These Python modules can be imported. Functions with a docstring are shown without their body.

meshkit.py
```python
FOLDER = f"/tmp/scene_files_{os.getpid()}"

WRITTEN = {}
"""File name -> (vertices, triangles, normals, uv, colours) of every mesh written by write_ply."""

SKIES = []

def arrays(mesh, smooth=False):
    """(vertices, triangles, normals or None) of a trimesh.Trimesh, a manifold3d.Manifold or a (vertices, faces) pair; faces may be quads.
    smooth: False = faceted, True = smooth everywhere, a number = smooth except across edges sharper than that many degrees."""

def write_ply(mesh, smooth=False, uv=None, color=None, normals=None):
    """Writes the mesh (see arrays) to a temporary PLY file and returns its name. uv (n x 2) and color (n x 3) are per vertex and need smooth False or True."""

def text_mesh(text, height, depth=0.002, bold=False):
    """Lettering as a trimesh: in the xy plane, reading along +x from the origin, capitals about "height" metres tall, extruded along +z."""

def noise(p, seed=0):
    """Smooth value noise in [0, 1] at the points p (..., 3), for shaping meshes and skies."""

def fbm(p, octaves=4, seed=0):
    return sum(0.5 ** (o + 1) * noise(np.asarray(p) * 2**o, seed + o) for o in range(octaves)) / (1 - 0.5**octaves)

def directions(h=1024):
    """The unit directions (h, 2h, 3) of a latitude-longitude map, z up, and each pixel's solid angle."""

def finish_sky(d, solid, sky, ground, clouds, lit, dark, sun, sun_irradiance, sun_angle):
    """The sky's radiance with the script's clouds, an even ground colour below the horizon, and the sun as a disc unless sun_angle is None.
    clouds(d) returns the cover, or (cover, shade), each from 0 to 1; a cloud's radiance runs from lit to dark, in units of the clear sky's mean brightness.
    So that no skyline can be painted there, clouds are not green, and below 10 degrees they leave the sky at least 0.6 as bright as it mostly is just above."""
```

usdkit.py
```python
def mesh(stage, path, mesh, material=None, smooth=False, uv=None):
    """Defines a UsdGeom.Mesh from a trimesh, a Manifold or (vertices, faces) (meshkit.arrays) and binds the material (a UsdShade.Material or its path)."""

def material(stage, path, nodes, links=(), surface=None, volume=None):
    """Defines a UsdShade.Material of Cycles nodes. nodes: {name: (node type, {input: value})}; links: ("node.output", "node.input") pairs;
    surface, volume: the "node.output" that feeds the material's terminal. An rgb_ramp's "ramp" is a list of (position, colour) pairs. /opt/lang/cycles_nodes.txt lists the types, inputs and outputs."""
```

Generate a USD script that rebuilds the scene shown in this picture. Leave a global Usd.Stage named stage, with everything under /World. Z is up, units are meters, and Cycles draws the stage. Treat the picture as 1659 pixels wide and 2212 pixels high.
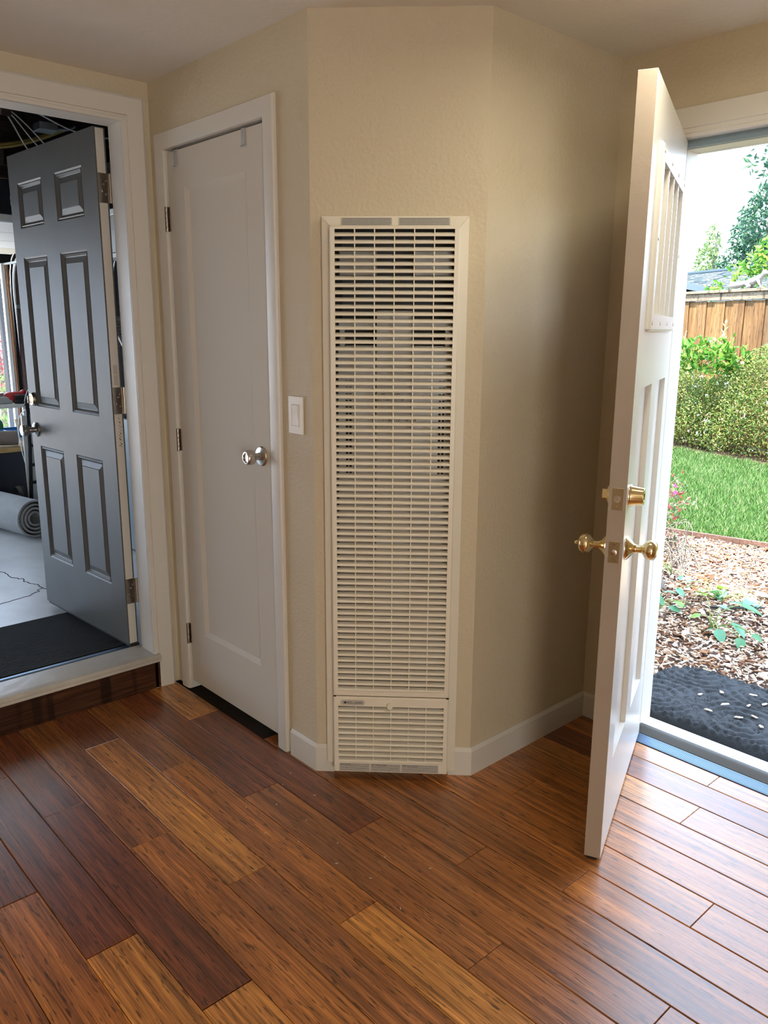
import math, random, numpy as np, trimesh, manifold3d as m3, usdkit, meshkit
from pxr import Usd, UsdGeom, UsdLux, UsdShade, Sdf, Gf, Vt
from shapely.geometry import Polygon, LineString, box as sbox

stage = Usd.Stage.CreateInMemory()
UsdGeom.SetStageUpAxis(stage, 'Z'); UsdGeom.SetStageMetersPerUnit(stage, 1.0)
W = UsdGeom.Xform.Define(stage, '/World'); stage.SetDefaultPrim(W.GetPrim())
UsdGeom.Scope.Define(stage, '/World/Looks')
rng = np.random.default_rng(7); random.seed(7)
S2 = math.sqrt(.5)

# ------------------------------------------------------------------ camera
PX_W, PX_H, FOC = 1659, 2212, 1737.5
YAW, PITCH, ROLL, CAM_H = 2.4026, .2243, .0055, 1.4647
cam = UsdGeom.Camera.Define(stage, '/World/camera')
_fw = np.array([math.cos(YAW), math.sin(YAW), 0]); _rt = np.array([math.sin(YAW), -math.cos(YAW), 0]); _up = np.array([0, 0, 1.])
_f = _fw*math.cos(PITCH) - _up*math.sin(PITCH); _u = _fw*math.sin(PITCH) + _up*math.cos(PITCH)
_c, _s = math.cos(ROLL), math.sin(ROLL)
_R, _U = _c*_rt + _s*_u, -_s*_rt + _c*_u
cam.AddTransformOp().Set(Gf.Matrix4d(*_R, 0, *_U, 0, *(-_f), 0, 0, 0, CAM_H, 1))
cam.CreateHorizontalApertureAttr(36.0); cam.CreateVerticalApertureAttr(36.0*PX_H/PX_W)
cam.CreateFocalLengthAttr(36.0*FOC/PX_W); cam.CreateClippingRangeAttr(Gf.Vec2f(.05, 500))
cam.CreateExposureAttr(0.0)

# ------------------------------------------------------------------ sky, sun, window fill and lamp strengths
SKY, SUN, WINDOW_FILL, DRUM, PENDANT_FILL = 7.4, 6.0, 9.4, 102.0, 5.0
WINDOW_FILL_COL, DRUM_COL, PENDANT_FILL_COL = (1, .86, .60), (1, .93, .72), (1, .80, .60)
sun_dir = np.array([.10, .50, -1.0]); sun_dir /= np.linalg.norm(sun_dir)      # high sun that comes over the house roof
dome = UsdLux.DomeLight.Define(stage, '/World/sky_light'); dome.CreateIntensityAttr(1.0)
sky_mat = usdkit.material(stage, '/World/Looks/sky', {
    'tc': ('texture_coordinate', {}), 'sky': ('sky_texture', {'sky_type': 'hosek_wilkie', 'sun_direction': tuple(-sun_dir), 'turbidity': 4.0, 'ground_albedo': .3}),
    'map': ('mapping', {'scale': (2., 2., 4.)}), 'n': ('noise_texture', {'scale': 1.3, 'detail': 5.0, 'roughness': .55}),
    'r': ('rgb_ramp', {'ramp': [(.30, (.2,)*3), (.64, (.75,)*3)]}),
    'mx': ('mix', {'color2': (1.12, 1.40, 1.80)}), 'bg': ('background_shader', {'strength': SKY})},
    [('tc.generated', 'map.vector'), ('map.vector', 'n.vector'), ('n.fac', 'r.fac'), ('r.color', 'mx.fac'), ('sky.color', 'mx.color1'), ('mx.color', 'bg.color')], surface='bg.background')
UsdShade.MaterialBindingAPI.Apply(dome.GetPrim()).Bind(sky_mat)
sun = UsdLux.DistantLight.Define(stage, '/World/sun_light'); sun.CreateIntensityAttr(SUN); sun.CreateAngleAttr(.6); sun.CreateNormalizeAttr(True); sun.CreateColorAttr(Gf.Vec3f(1, .93, .82))
_z = -sun_dir; _x = np.cross([0, 1, 0], _z); _x /= np.linalg.norm(_x); _y = np.cross(_z, _x)
sun.AddTransformOp().Set(Gf.Matrix4d(*_x, 0, *_y, 0, *_z, 0, 0, 0, 20, 1))
def rect_light(name, pos, facing, w, h, intensity, color):
    l = UsdLux.RectLight.Define(stage, '/World/' + name); l.CreateWidthAttr(w); l.CreateHeightAttr(h); l.CreateIntensityAttr(intensity); l.CreateColorAttr(Gf.Vec3f(*color))
    z = -np.array(facing, float); y = np.array([0, 0, 1.]); x = np.cross(y, z)
    l.AddTransformOp().Set(Gf.Matrix4d(*x, 0, *y, 0, *z, 0, *pos, 1)); return l
XR, YB = 2.4, -2.4                      # the room's far walls, behind the camera
rect_light('window_daylight', (XR - .02, -1.10, 1.175), (-1, 0, 0), 1.06, 1.60, WINDOW_FILL, WINDOW_FILL_COL)  # added warm area light in the window opening, lifts the room brightness

# ------------------------------------------------------------------ geometry helpers
T = trimesh.Trimesh
def cat(*ms):
    ks = {m.metadata.get('K') for m in ms}; r = trimesh.util.concatenate(list(ms)); r.metadata['K'] = ks.pop() if len(ks) == 1 else None; return r
def pieces(m, k): m.metadata['K'] = k; return m        # k vertices per leaf, chip or shingle: each gets one random value
def bx(x0, x1, y0, y1, z0, z1, c=0.0):
    x0, x1 = min(x0, x1), max(x0, x1); y0, y1 = min(y0, y1), max(y0, y1); z0, z1 = min(z0, z1), max(z0, z1)
    ctr = np.array([(x0+x1)/2, (y0+y1)/2, (z0+z1)/2]); h = np.array([(x1-x0)/2, (y1-y0)/2, (z1-z0)/2])
    if c <= 0:
        m = trimesh.creation.box(2*h); m.apply_translation(ctr); return m
    c = min(c, .45*2*h.min()); P = []
    for s in np.ndindex(2, 2, 2):
        sg = np.array(s)*2 - 1
        for k in range(3):
            v = h - c; v[k] = h[k]; P.append(sg*v)
    m = m3.Manifold.hull_points(np.array(P)); mm = m.to_mesh()
    return T(mm.vert_properties[:, :3] + ctr, mm.tri_verts, process=False)
def man(m): return m3.Manifold(m3.Mesh(np.asarray(m.vertices, np.float32), np.asarray(m.faces, np.uint32)))
def tri(m): q = m.to_mesh(); return T(q.vert_properties[:, :3], q.tri_verts, process=False)
def cut(m, *holes):
    a = man(m)
    for h in holes: a = a - man(h)
    return tri(a)
def lathe(profile, n=32, axis='z'):
    p = np.array(profile, float); a = np.arange(n)*2*math.pi/n; V, ring = [], []
    for r, z in p:
        if r < 1e-9: ring.append([len(V)]*n); V.append((0, 0, z))
        else: ring.append(list(range(len(V), len(V)+n))); V += [(r*math.cos(t), r*math.sin(t), z) for t in a]
    f = []; closed = np.allclose(p[0], p[-1])
    if closed: ring[-1] = ring[0]
    for i in range(len(p)-1):
        A, B = ring[i], ring[i+1]
        for j in range(n):
            k = (j+1) % n
            if A[j] != A[k]: f.append((A[j], A[k], B[k]))
            if B[j] != B[k]: f.append((A[j], B[k], B[j]))
    m = T(np.array(V), np.array(f), process=False); m.remove_unreferenced_vertices(); m.fix_normals()
    if axis == 'y': m.apply_transform(trimesh.transformations.rotation_matrix(-math.pi/2, [1, 0, 0]))   # z -> y
    if axis == '-y': m.apply_transform(trimesh.transformations.rotation_matrix(math.pi/2, [1, 0, 0]))
    if axis == 'x': m.apply_transform(trimesh.transformations.rotation_matrix(math.pi/2, [0, 1, 0]))
    return m
def tube(pts, r, sides=8, cap=True):
    p = np.asarray(pts, float); t = np.gradient(p, axis=0); t /= np.linalg.norm(t, axis=1, keepdims=True) + 1e-12
    ref = np.array([0, 0, 1.]) if abs(t[:, 2]).mean() < .8 else np.array([1., 0, 0])
    a = np.cross(t, ref); a /= np.linalg.norm(a, axis=1, keepdims=True) + 1e-12; b = np.cross(t, a)
    ang = np.arange(sides)*2*math.pi/sides; r = np.broadcast_to(r, (len(p),))
    v = (p[:, None] + r[:, None, None]*(np.cos(ang)[None, :, None]*a[:, None] + np.sin(ang)[None, :, None]*b[:, None])).reshape(-1, 3)
    f = []
    for i in range(len(p)-1):
        for j in range(sides):
            q = (i*sides+j, i*sides+(j+1) % sides, (i+1)*sides+(j+1) % sides, (i+1)*sides+j); f += [(q[0], q[2], q[1]), (q[0], q[3], q[2])]
    if cap:
        n0 = len(v); v = np.vstack([v, p[:1], p[-1:]])
        for j in range(sides):
            f += [(n0, j, (j+1) % sides), (n0+1, (len(p)-1)*sides+(j+1) % sides, (len(p)-1)*sides+j)]
    return T(v, f, process=False)
def spline(pts, n=40):
    from scipy.interpolate import CubicSpline
    p = np.asarray(pts, float); d = np.r_[0, np.cumsum(np.linalg.norm(np.diff(p, axis=0), axis=1))]
    return CubicSpline(d, p)(np.linspace(0, d[-1], n))
def extrude(poly, h, to=None):
    m = trimesh.creation.extrude_polygon(poly, h, engine='earcut')
    if to is not None: m.apply_transform(to)
    return m
def xz_plate(poly, y0, t):          # polygon in (x, z) made a plate from y0 (front, towards -y) to y0 + t
    m = trimesh.creation.extrude_polygon(poly, t, engine='earcut'); v = m.vertices.copy()
    m.vertices = np.stack([v[:, 0], y0 + t - v[:, 2], v[:, 1]], 1); return m
def moved(m, d): m = m.copy(); m.apply_translation(d); return m
def turned(m, deg, axis=(0, 0, 1), at=(0, 0, 0)): m = m.copy(); m.apply_transform(trimesh.transformations.rotation_matrix(math.radians(deg), axis, at)); return m
def slab(w, h, t, panels, rings, back=None, back_rings=None, holes=()):
    """A door leaf: x 0..w, z 0..h, front at y=0 (faces -y), back at y=t. panels (x0,x1,z0,z1); rings (inset, depth) from the face inwards."""
    V, F = [], []
    def quad(a, b, c, d):
        n = len(V); V.extend([a, b, c, d]); F.extend([(n, n+1, n+2), (n, n+2, n+3)])
    def face(pan, rgs, y, sg):
        al = [*pan, *holes]; xs = sorted({0, w, *[p[0] for p in al], *[p[1] for p in al]}); zs = sorted({0, h, *[p[2] for p in al], *[p[3] for p in al]})
        def q(x0, x1, z0, z1, y_):
            c = [(x0, y_, z0), (x1, y_, z0), (x1, y_, z1), (x0, y_, z1)]; quad(*(c if sg > 0 else c[::-1]))
        for i in range(len(xs)-1):
            for j in range(len(zs)-1):
                mx, mz = (xs[i]+xs[i+1])/2, (zs[j]+zs[j+1])/2
                if not any(p[0] < mx < p[1] and p[2] < mz < p[3] for p in al): q(xs[i], xs[i+1], zs[j], zs[j+1], y)
        for p in pan:
            prev = (0.0, 0.0)
            for ins, dep in rgs:
                a = [(p[0]+prev[0], p[2]+prev[0]), (p[1]-prev[0], p[2]+prev[0]), (p[1]-prev[0], p[3]-prev[0]), (p[0]+prev[0], p[3]-prev[0])]
                b = [(p[0]+ins, p[2]+ins), (p[1]-ins, p[2]+ins), (p[1]-ins, p[3]-ins), (p[0]+ins, p[3]-ins)]
                for k in range(4):
                    k2 = (k+1) % 4
                    c = [(a[k][0], y+sg*prev[1], a[k][1]), (a[k2][0], y+sg*prev[1], a[k2][1]), (b[k2][0], y+sg*dep, b[k2][1]), (b[k][0], y+sg*dep, b[k][1])]
                    quad(*(c if sg > 0 else c[::-1]))
                prev = (ins, dep)
            i = prev[0]; q(p[0]+i, p[1]-i, p[2]+i, p[3]-i, y+sg*prev[1])
    face(panels, rings, 0.0, 1); face(panels if back is None else back, back_rings or rings, t, -1)
    for a, b, c, d in holes:
        quad((a, 0, c), (a, t, c), (a, t, d), (a, 0, d)); quad((b, 0, c), (b, 0, d), (b, t, d), (b, t, c)); quad((a, 0, c), (b, 0, c), (b, t, c), (a, t, c)); quad((a, 0, d), (a, t, d), (b, t, d), (b, 0, d))
    quad((0, 0, 0), (0, 0, h), (0, t, h), (0, t, 0)); quad((w, 0, 0), (w, t, 0), (w, t, h), (w, 0, h))
    quad((0, 0, 0), (0, t, 0), (w, t, 0), (w, 0, 0)); quad((0, 0, h), (w, 0, h), (w, t, h), (0, t, h))
    return T(np.array(V, float), np.array(F), process=False)
def leaves(P, D, N, L, Wd, fold=.25):
    """Leaf blades: base P, direction D, face normal N, length L, width Wd -> 4 triangles each, pointed and folded along the midrib."""
    D = D/np.linalg.norm(D, axis=1, keepdims=True); N = N - (N*D).sum(1, keepdims=True)*D; N /= np.linalg.norm(N, axis=1, keepdims=True) + 1e-9; B = np.cross(N, D)
    L = np.broadcast_to(L, (len(P),))[:, None]; Wd = np.broadcast_to(Wd, (len(P),))[:, None]
    m = P + D*L*.5 - N*Wd*fold*.3; t = P + D*L
    a = P + D*L*.42 + B*Wd*.5 + N*Wd*fold; b = P + D*L*.42 - B*Wd*.5 + N*Wd*fold
    v = np.stack([P, a, t, b, m], 1).reshape(-1, 3); k = np.arange(len(P))[:, None]*5
    f = np.concatenate([k+[0, 1, 4], k+[1, 2, 4], k+[2, 3, 4], k+[3, 0, 4]], 0); return pieces(T(v, f, process=False), 5)
def rdir(n, up=0.0, g=None):
    d = (g or rng).normal(size=(n, 3)); d /= np.linalg.norm(d, axis=1, keepdims=True); d[:, 2] += up; return d/np.linalg.norm(d, axis=1, keepdims=True)
def chain(*parts):                  # hulls of spheres ((x,y,z),r) chained
    a = None
    for seg in parts:
        sp = [m3.Manifold.sphere(r, 20).translate(p) for p, r in seg]
        for i in range(len(sp)-1):
            h = m3.Manifold.batch_hull([sp[i], sp[i+1]]); a = h if a is None else a + h
    return a

# ------------------------------------------------------------------ scene helpers
count, origin = {}, {}
def numbered(parent, name):
    k = (parent, name); n = count.get(k, 0); count[k] = n + 1
    return f'{parent}/{name}' + (f'_{n:03d}' if n else '')
def keys(prim, label=None, cat_=None, group=None, kind=None):
    for k, v in (('label', label), ('category', cat_), ('group', group), ('kind', kind)):
        if v: prim.SetCustomDataByKey(k, v)
def thing(name, label, cat_, loc=(0, 0, 0), rz=0.0, group=None, kind=None):
    p = numbered('/World', name); x = UsdGeom.Xform.Define(stage, p); x.AddTranslateOp().Set(Gf.Vec3d(*map(float, loc))); x.AddRotateZOp().Set(float(rz))
    keys(x.GetPrim(), label, cat_, group, kind); return p
def tint(m, mesh):
    k = mesh.metadata.get('K')
    if k: UsdGeom.PrimvarsAPI(m).CreatePrimvar('rnd', Sdf.ValueTypeNames.FloatArray, 'vertex').Set(Vt.FloatArray.FromNumpy(np.repeat(np.random.default_rng(len(mesh.vertices)).random(len(mesh.vertices)//k), k).astype(np.float32)))
def obj(parent, name, mesh, mat, smooth=30, label=None, kind=None):
    mesh.remove_unreferenced_vertices()
    p = numbered(parent, name); m = usdkit.mesh(stage, p, mesh, mat, smooth=smooth); tint(m, mesh); keys(m.GetPrim(), label, None, None, kind); return p
def top(name, mesh, mat, label=None, cat_=None, group=None, kind=None, smooth=30, base=None):
    mesh.remove_unreferenced_vertices(); p = numbered('/World', name); b = np.array(base if base is not None else [*mesh.bounds.mean(0)[:2], mesh.bounds[0][2]])
    m = usdkit.mesh(stage, p, moved(mesh, -b), mat, smooth=smooth); tint(m, mesh); m.AddTranslateOp().Set(Gf.Vec3d(*map(float, b))); keys(m.GetPrim(), label, cat_, group, kind); return p
def at(parent_loc, mesh): return moved(mesh, -np.array(parent_loc))
def dup(src, name, label, cat_, loc, rz=0.0, group=None, scale=None):
    p = numbered('/World', name); x = UsdGeom.Xform.Define(stage, p); x.GetPrim().GetReferences().AddInternalReference(src); x.ClearXformOpOrder() if False else None
    xf = UsdGeom.Xformable(x); xf.ClearXformOpOrder(); xf.AddTranslateOp().Set(Gf.Vec3d(*map(float, loc))); xf.AddRotateZOp().Set(float(rz))
    keys(x.GetPrim(), label, cat_, group); x.GetPrim().SetInstanceable(True); return p
def struct(name, mesh, mat, label=None, smooth=30): return top(name, mesh, mat, label, None, None, 'structure', smooth)

# ------------------------------------------------------------------ materials
L_ = '/World/Looks/'
def lin(r, g, b): return tuple(((c/255+.055)/1.055)**2.4 if c > 10 else c/3294 for c in (r, g, b))
def paint(name, col, rough=.5, bump=0.0, bscale=120., bdist=.002, spec=.5, var=0.0, metal=0.0, coat=0.0, detail=3.0):
    n = {'p': ('principled_bsdf', {'base_color': col, 'roughness': rough, 'specular_ior_level': spec, 'metallic': metal, 'coat_weight': coat})}; l = []
    if bump or var: n['g'] = ('geometry', {})
    if bump:
        n['n'] = ('noise_texture', {'scale': bscale, 'detail': detail, 'roughness': .5}); n['b'] = ('bump', {'strength': bump, 'distance': bdist})
        l += [('g.position', 'n.vector'), ('n.fac', 'b.height'), ('b.normal', 'p.normal')]
    if var:
        n['v'] = ('noise_texture', {'scale': 3.5, 'detail': 5.0, 'roughness': .6}); n['vr'] = ('rgb_ramp', {'ramp': [(.3, tuple(c*(1-var) for c in col)), (.7, tuple(min(1, c*(1+var)) for c in col))]})
        l += [('g.position', 'v.vector'), ('v.fac', 'vr.fac'), ('vr.color', 'p.base_color')]
    return usdkit.material(stage, L_+name, n, l, surface='p.BSDF')
def wood(name, dark, mid, light, rough=.34, spec=.5, sx=2.2, sy=70.0, axis='x', fleck=.75, coat=0.0):
    sc = {'x': (sx, sy, sy), 'z': (sy, sy, sx), 'y': (sy, sx, sy)}[axis]
    sc2 = {'x': (sx*3, sy*4, sy*4), 'z': (sy*4, sy*4, sx*3), 'y': (sy*4, sx*3, sy*4)}[axis]
    sc3 = {'x': (sx*.8, sy*.16, 1), 'z': (sy*.16, sy*.16, sx*.8), 'y': (sy*.16, sx*.8, 1)}[axis]
    sc4 = {'x': (sx*9, sy*2.2, 1), 'z': (sy*2.2, sy*2.2, sx*9), 'y': (sy*2.2, sx*9, 1)}[axis]
    n = {'g': ('geometry', {}), 'o': ('object_info', {}), 'k': ('math', {'math_type': 'multiply', 'value2': 57.0}), 'k2': ('math', {'math_type': 'multiply', 'value2': 23.0}), 'cx': ('combine_xyz', {}),
         'add': ('vector_math', {'math_type': 'add'}), 'm1': ('mapping', {'scale': sc}), 'm2': ('mapping', {'scale': sc2}), 'm3': ('mapping', {'scale': sc3}), 'm4': ('mapping', {'scale': sc4}),
         'n1': ('noise_texture', {'scale': 1.0, 'detail': 7.0, 'roughness': .62, 'distortion': .35}), 'n2': ('noise_texture', {'scale': 1.0, 'detail': 4.0, 'roughness': .6}),
         'n3': ('noise_texture', {'scale': 1.0, 'detail': 3.0, 'roughness': .5}), 'n4': ('noise_texture', {'scale': 1.0, 'detail': 2.0, 'roughness': .5}),
         'r1': ('rgb_ramp', {'ramp': [(.28, dark), (.5, mid), (.74, light)]}), 'r2': ('rgb_ramp', {'ramp': [(.32, (.38,)*3), (.47, (.9,)*3), (.66, (1.3,)*3)]}),
         'r3': ('rgb_ramp', {'ramp': [(.3, (.72,)*3), (.7, (1.2,)*3)]}), 'r4': ('rgb_ramp', {'ramp': [(.60, (1.,)*3), (.68, (1-fleck,)*3)]}),
         'x1': ('mix', {'mix_type': 'multiply', 'fac': .8}), 'x2': ('mix', {'mix_type': 'multiply', 'fac': .8}), 'x3': ('mix', {'mix_type': 'multiply', 'fac': .9}),
         'b': ('bump', {'strength': .12, 'distance': .0015}), 'rr': ('map_range', {'from_min': .3, 'from_max': .7, 'to_min': rough-.05, 'to_max': rough+.08}),
         'p': ('principled_bsdf', {'specular_ior_level': spec, 'coat_weight': coat, 'coat_roughness': .22})}
    l = [('o.random', 'k.value1'), ('o.random', 'k2.value1'), ('k.value', 'cx.x'), ('k2.value', 'cx.y'), ('k2.value', 'cx.z'), ('g.position', 'add.vector1'), ('cx.vector', 'add.vector2')]
    for i in '1234': l += [('add.vector', f'm{i}.vector'), (f'm{i}.vector', f'n{i}.vector'), (f'n{i}.fac', f'r{i}.fac')]
    l += [('r1.color', 'x1.color1'), ('r2.color', 'x1.color2'), ('x1.color', 'x2.color1'), ('r3.color', 'x2.color2'), ('x2.color', 'x3.color1'), ('r4.color', 'x3.color2'), ('x3.color', 'p.base_color'),
          ('n2.fac', 'b.height'), ('b.normal', 'p.normal'), ('n2.fac', 'rr.value'), ('rr.result', 'p.roughness')]
    return usdkit.material(stage, L_+name, n, l, surface='p.BSDF')
def foliage_mat(name, ramp, rough=.45, trans=.35, spec=.4):
    n = {'g': ('attribute', {'attribute': 'rnd'}), 'r': ('rgb_ramp', {'ramp': ramp}), 'p': ('principled_bsdf', {'roughness': rough, 'specular_ior_level': spec}), 't': ('translucent_bsdf', {}), 'm': ('mix_closure', {'fac': trans})}
    return usdkit.material(stage, L_+name, n, [('g.fac', 'r.fac'), ('r.color', 'p.base_color'), ('r.color', 't.color'), ('p.BSDF', 'm.closure1'), ('t.BSDF', 'm.closure2')], surface='m.closure')
def metal(name, col, rough=.25, bump=0.0): return paint(name, col, rough, bump=bump, metal=1.0, bscale=300., bdist=.0005)

M = {}
M['wall'] = paint('wall_paint', (.60, .515, .375), .62, bump=.45, bscale=85., bdist=.005, spec=.35, detail=2.0)
M['ceil'] = paint('ceiling_paint', (.82, .78, .71), .8, bump=.25, bscale=60., bdist=.004, spec=.2)
M['trim'] = paint('trim_paint', (.67, .635, .575), .38, bump=.05, bscale=40., spec=.4)
M['door_w'] = paint('door_paint', (.62, .575, .51), .6, bump=.04, bscale=60., spec=.15)
M['door_x'] = paint('outer_door_paint', (.66, .64, .60), .30, bump=.10, bscale=90., bdist=.001)
M['door_g'] = paint('grey_door_paint', (.125, .124, .118), .42, bump=.10, bscale=14., bdist=.001, var=.10, spec=.25)
M['edge'] = paint('door_edge_shaded', (.40, .33, .27), .5, bump=.25, bscale=160., bdist=.0008, var=.06)  # beige edge, shade put into its colour to offset the window light
M['heater'] = paint('heater_enamel', (.76, .70, .585), .34, spec=.45)
M['heater_d'] = paint('heater_inside', (.10, .115, .14), .6)
M['galv'] = paint('galvanised', (.36, .37, .38), .42, metal=.7, bump=.1, bscale=60., var=.2)
M['label'] = paint('label_print', (.50, .47, .43), .5)
M['ink'] = paint('ink', (.03, .03, .035), .6)
M['inkgrey'] = paint('ink_grey', (.16, .15, .14), .6)
M['plastic_w'] = paint('white_plastic', (.80, .76, .69), .3)
M['nickel'] = metal('nickel', (.62, .58, .53), .22)
M['steel'] = metal('hinge_steel', (.40, .36, .32), .3)
M['screw'] = metal('screw_steel', (.75, .72, .68), .25)
M['brass'] = metal('brass', (.84, .71, .42), .13)
M['brass_d'] = metal('aged_brass', (.40, .33, .21), .35)
M['gasket'] = paint('grey_gasket', (.11, .11, .105), .6)
M['alu'] = metal('aluminium', (.26, .37, .52), .38)
M['rubber'] = paint('rubber', (.02, .02, .022), .6)
M['gap'] = paint('dark_gap', (.012, .011, .011), .8)
M['sub'] = paint('subfloor', (.02, .013, .009), .9)
tones = {'r': ((0.081, 0.0242, 0.0094), (0.2025, 0.0546, 0.0174), (0.3645, 0.1092, 0.0333)), 'd': ((0.0702, 0.021, 0.0087), (0.1674, 0.0441, 0.0145), (0.3105, 0.0903, 0.0275)), 'm': ((0.1134, 0.0403, 0.0122), (0.3105, 0.1044, 0.0259), (0.54, 0.2041, 0.0487)), 'g': ((0.1755, 0.0664, 0.0152), (0.54, 0.2088, 0.0426), (0.918, 0.4153, 0.0944)), 'o': ((0.1485, 0.0498, 0.0122), (0.432, 0.1471, 0.0305), (0.756, 0.2966, 0.0639))}
for k, (a, b, c) in tones.items(): M['plank_'+k] = wood('bamboo_'+k, a, b, c, coat=.85)
M['riser'] = wood('riser_wood', (.018, .007, .004), (.05, .018, .009), (.10, .038, .018), rough=.3, axis='y')
M['sill'] = paint('worn_sill_paint', (.50, .47, .42), .25, bump=.35, bscale=22., bdist=.004, var=.18)
M['concrete'] = paint('garage_concrete', (.62, .63, .64), .30, bump=.12, bscale=35., bdist=.002, var=.14)
M['mulch_soil'] = paint('soil', (.07, .036, .022), .95, bump=.5, bscale=30., bdist=.01)
M['lawn_soil'] = paint('lawn_soil', (.05, .075, .025), .95)
M['step'] = paint('weathered_concrete', (.40, .37, .33), .9, bump=.6, bscale=60., bdist=.006, var=.3)
M['white_out'] = paint('outside_sill_paint', (.74, .73, .70), .35)
M['curb'] = wood('edging_board', (.06, .03, .022), (.12, .065, .05), (.2, .12, .09), axis='x', rough=.7)
M['chips'] = foliage_mat('wood_chips', [(0, (.09, .035, .018)), (.16, (.22, .095, .045)), (.34, (.42, .23, .12)), (.5, (.66, .50, .37)), (1, (.80, .70, .59))], .8, 0.0, .2)
M['grass'] = foliage_mat('grass', [(0, (.025, .075, .012)), (.35, (.05, .135, .022)), (.72, (.10, .20, .045)), (.92, (.18, .26, .09)), (1, (.34, .36, .20))], .45, .35)
M['hedge'] = foliage_mat('hedge_leaf', [(0, (.05, .10, .02)), (.4, (.12, .21, .045)), (.75, (.26, .34, .09)), (.93, (.44, .42, .12)), (1, (.46, .27, .13))], .45, .3)
M['stem'] = paint('brown_stems', (.16, .10, .06), .8)
M['gstem'] = paint('green_stems', (.25, .33, .10), .6)
M['petal'] = paint('white_petals', (.85, .84, .82), .6)
M['bigleaf'] = foliage_mat('citrus_leaf', [(0, (.04, .15, .015)), (.5, (.10, .25, .03)), (.85, (.22, .36, .06)), (1, (.45, .45, .10))], .35, .4)
M['paleleaf'] = foliage_mat('new_growth', [(0, (.55, .62, .25)), (1, (.75, .78, .45))], .4, .4)
M['darktree'] = foliage_mat('tree_leaf', [(0, (.02, .06, .04)), (.6, (.045, .12, .07)), (1, (.10, .20, .09))], .45, .3)
M['lighttree'] = foliage_mat('pale_tree_leaf', [(0, (.09, .17, .06)), (.6, (.18, .28, .10)), (1, (.34, .40, .16))], .45, .35)
M['redleaf'] = foliage_mat('red_shrub_leaf', [(0, (.10, .14, .08)), (.35, (.16, .20, .10)), (.62, (.22, .12, .09)), (.85, (.42, .06, .06)), (1, (.60, .10, .14))], .4, .3)
M['magenta'] = paint('magenta_petals', (.75, .05, .30), .5)
M['vine'] = foliage_mat('vine_leaf', [(0, (.05, .20, .08)), (.5, (.10, .30, .15)), (.85, (.18, .40, .22)), (1, (.22, .38, .05))], .3, .3)
M['bark'] = paint('grey_bark', (.17, .15, .13), .9, bump=.8, bscale=25., bdist=.02, var=.25)
M['coir'] = paint('black_mat', (.018, .022, .028), .75, bump=.8, bscale=260., bdist=.004, var=.35)
M['ribmat'] = paint('ribbed_mat', (.020, .026, .036), .75, bump=.4, bscale=300., bdist=.002, var=.25)
for i, c in enumerate([((.085, .042, .016), (.15, .080, .033), (.20, .115, .052)), ((.08, .046, .023), (.13, .078, .041), (.17, .108, .062)), ((.095, .046, .017), (.175, .095, .037), (.22, .13, .057))]):
    M[f'fence{i}'] = wood(f'redwood_{i}', *c, rough=.75, spec=.2, sx=1.2, sy=18., axis='z', fleck=.4)
M['fencecap'] = wood('weathered_cap', (.12, .09, .065), (.20, .15, .105), (.27, .22, .165), rough=.8, spec=.2, sx=1.2, sy=20.)
M['shingle'] = foliage_mat('roof_shingle', [(0, (.040, .058, .072)), (.6, (.085, .108, .125)), (1, (.14, .165, .175))], .9, 0.0, .1)
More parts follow.
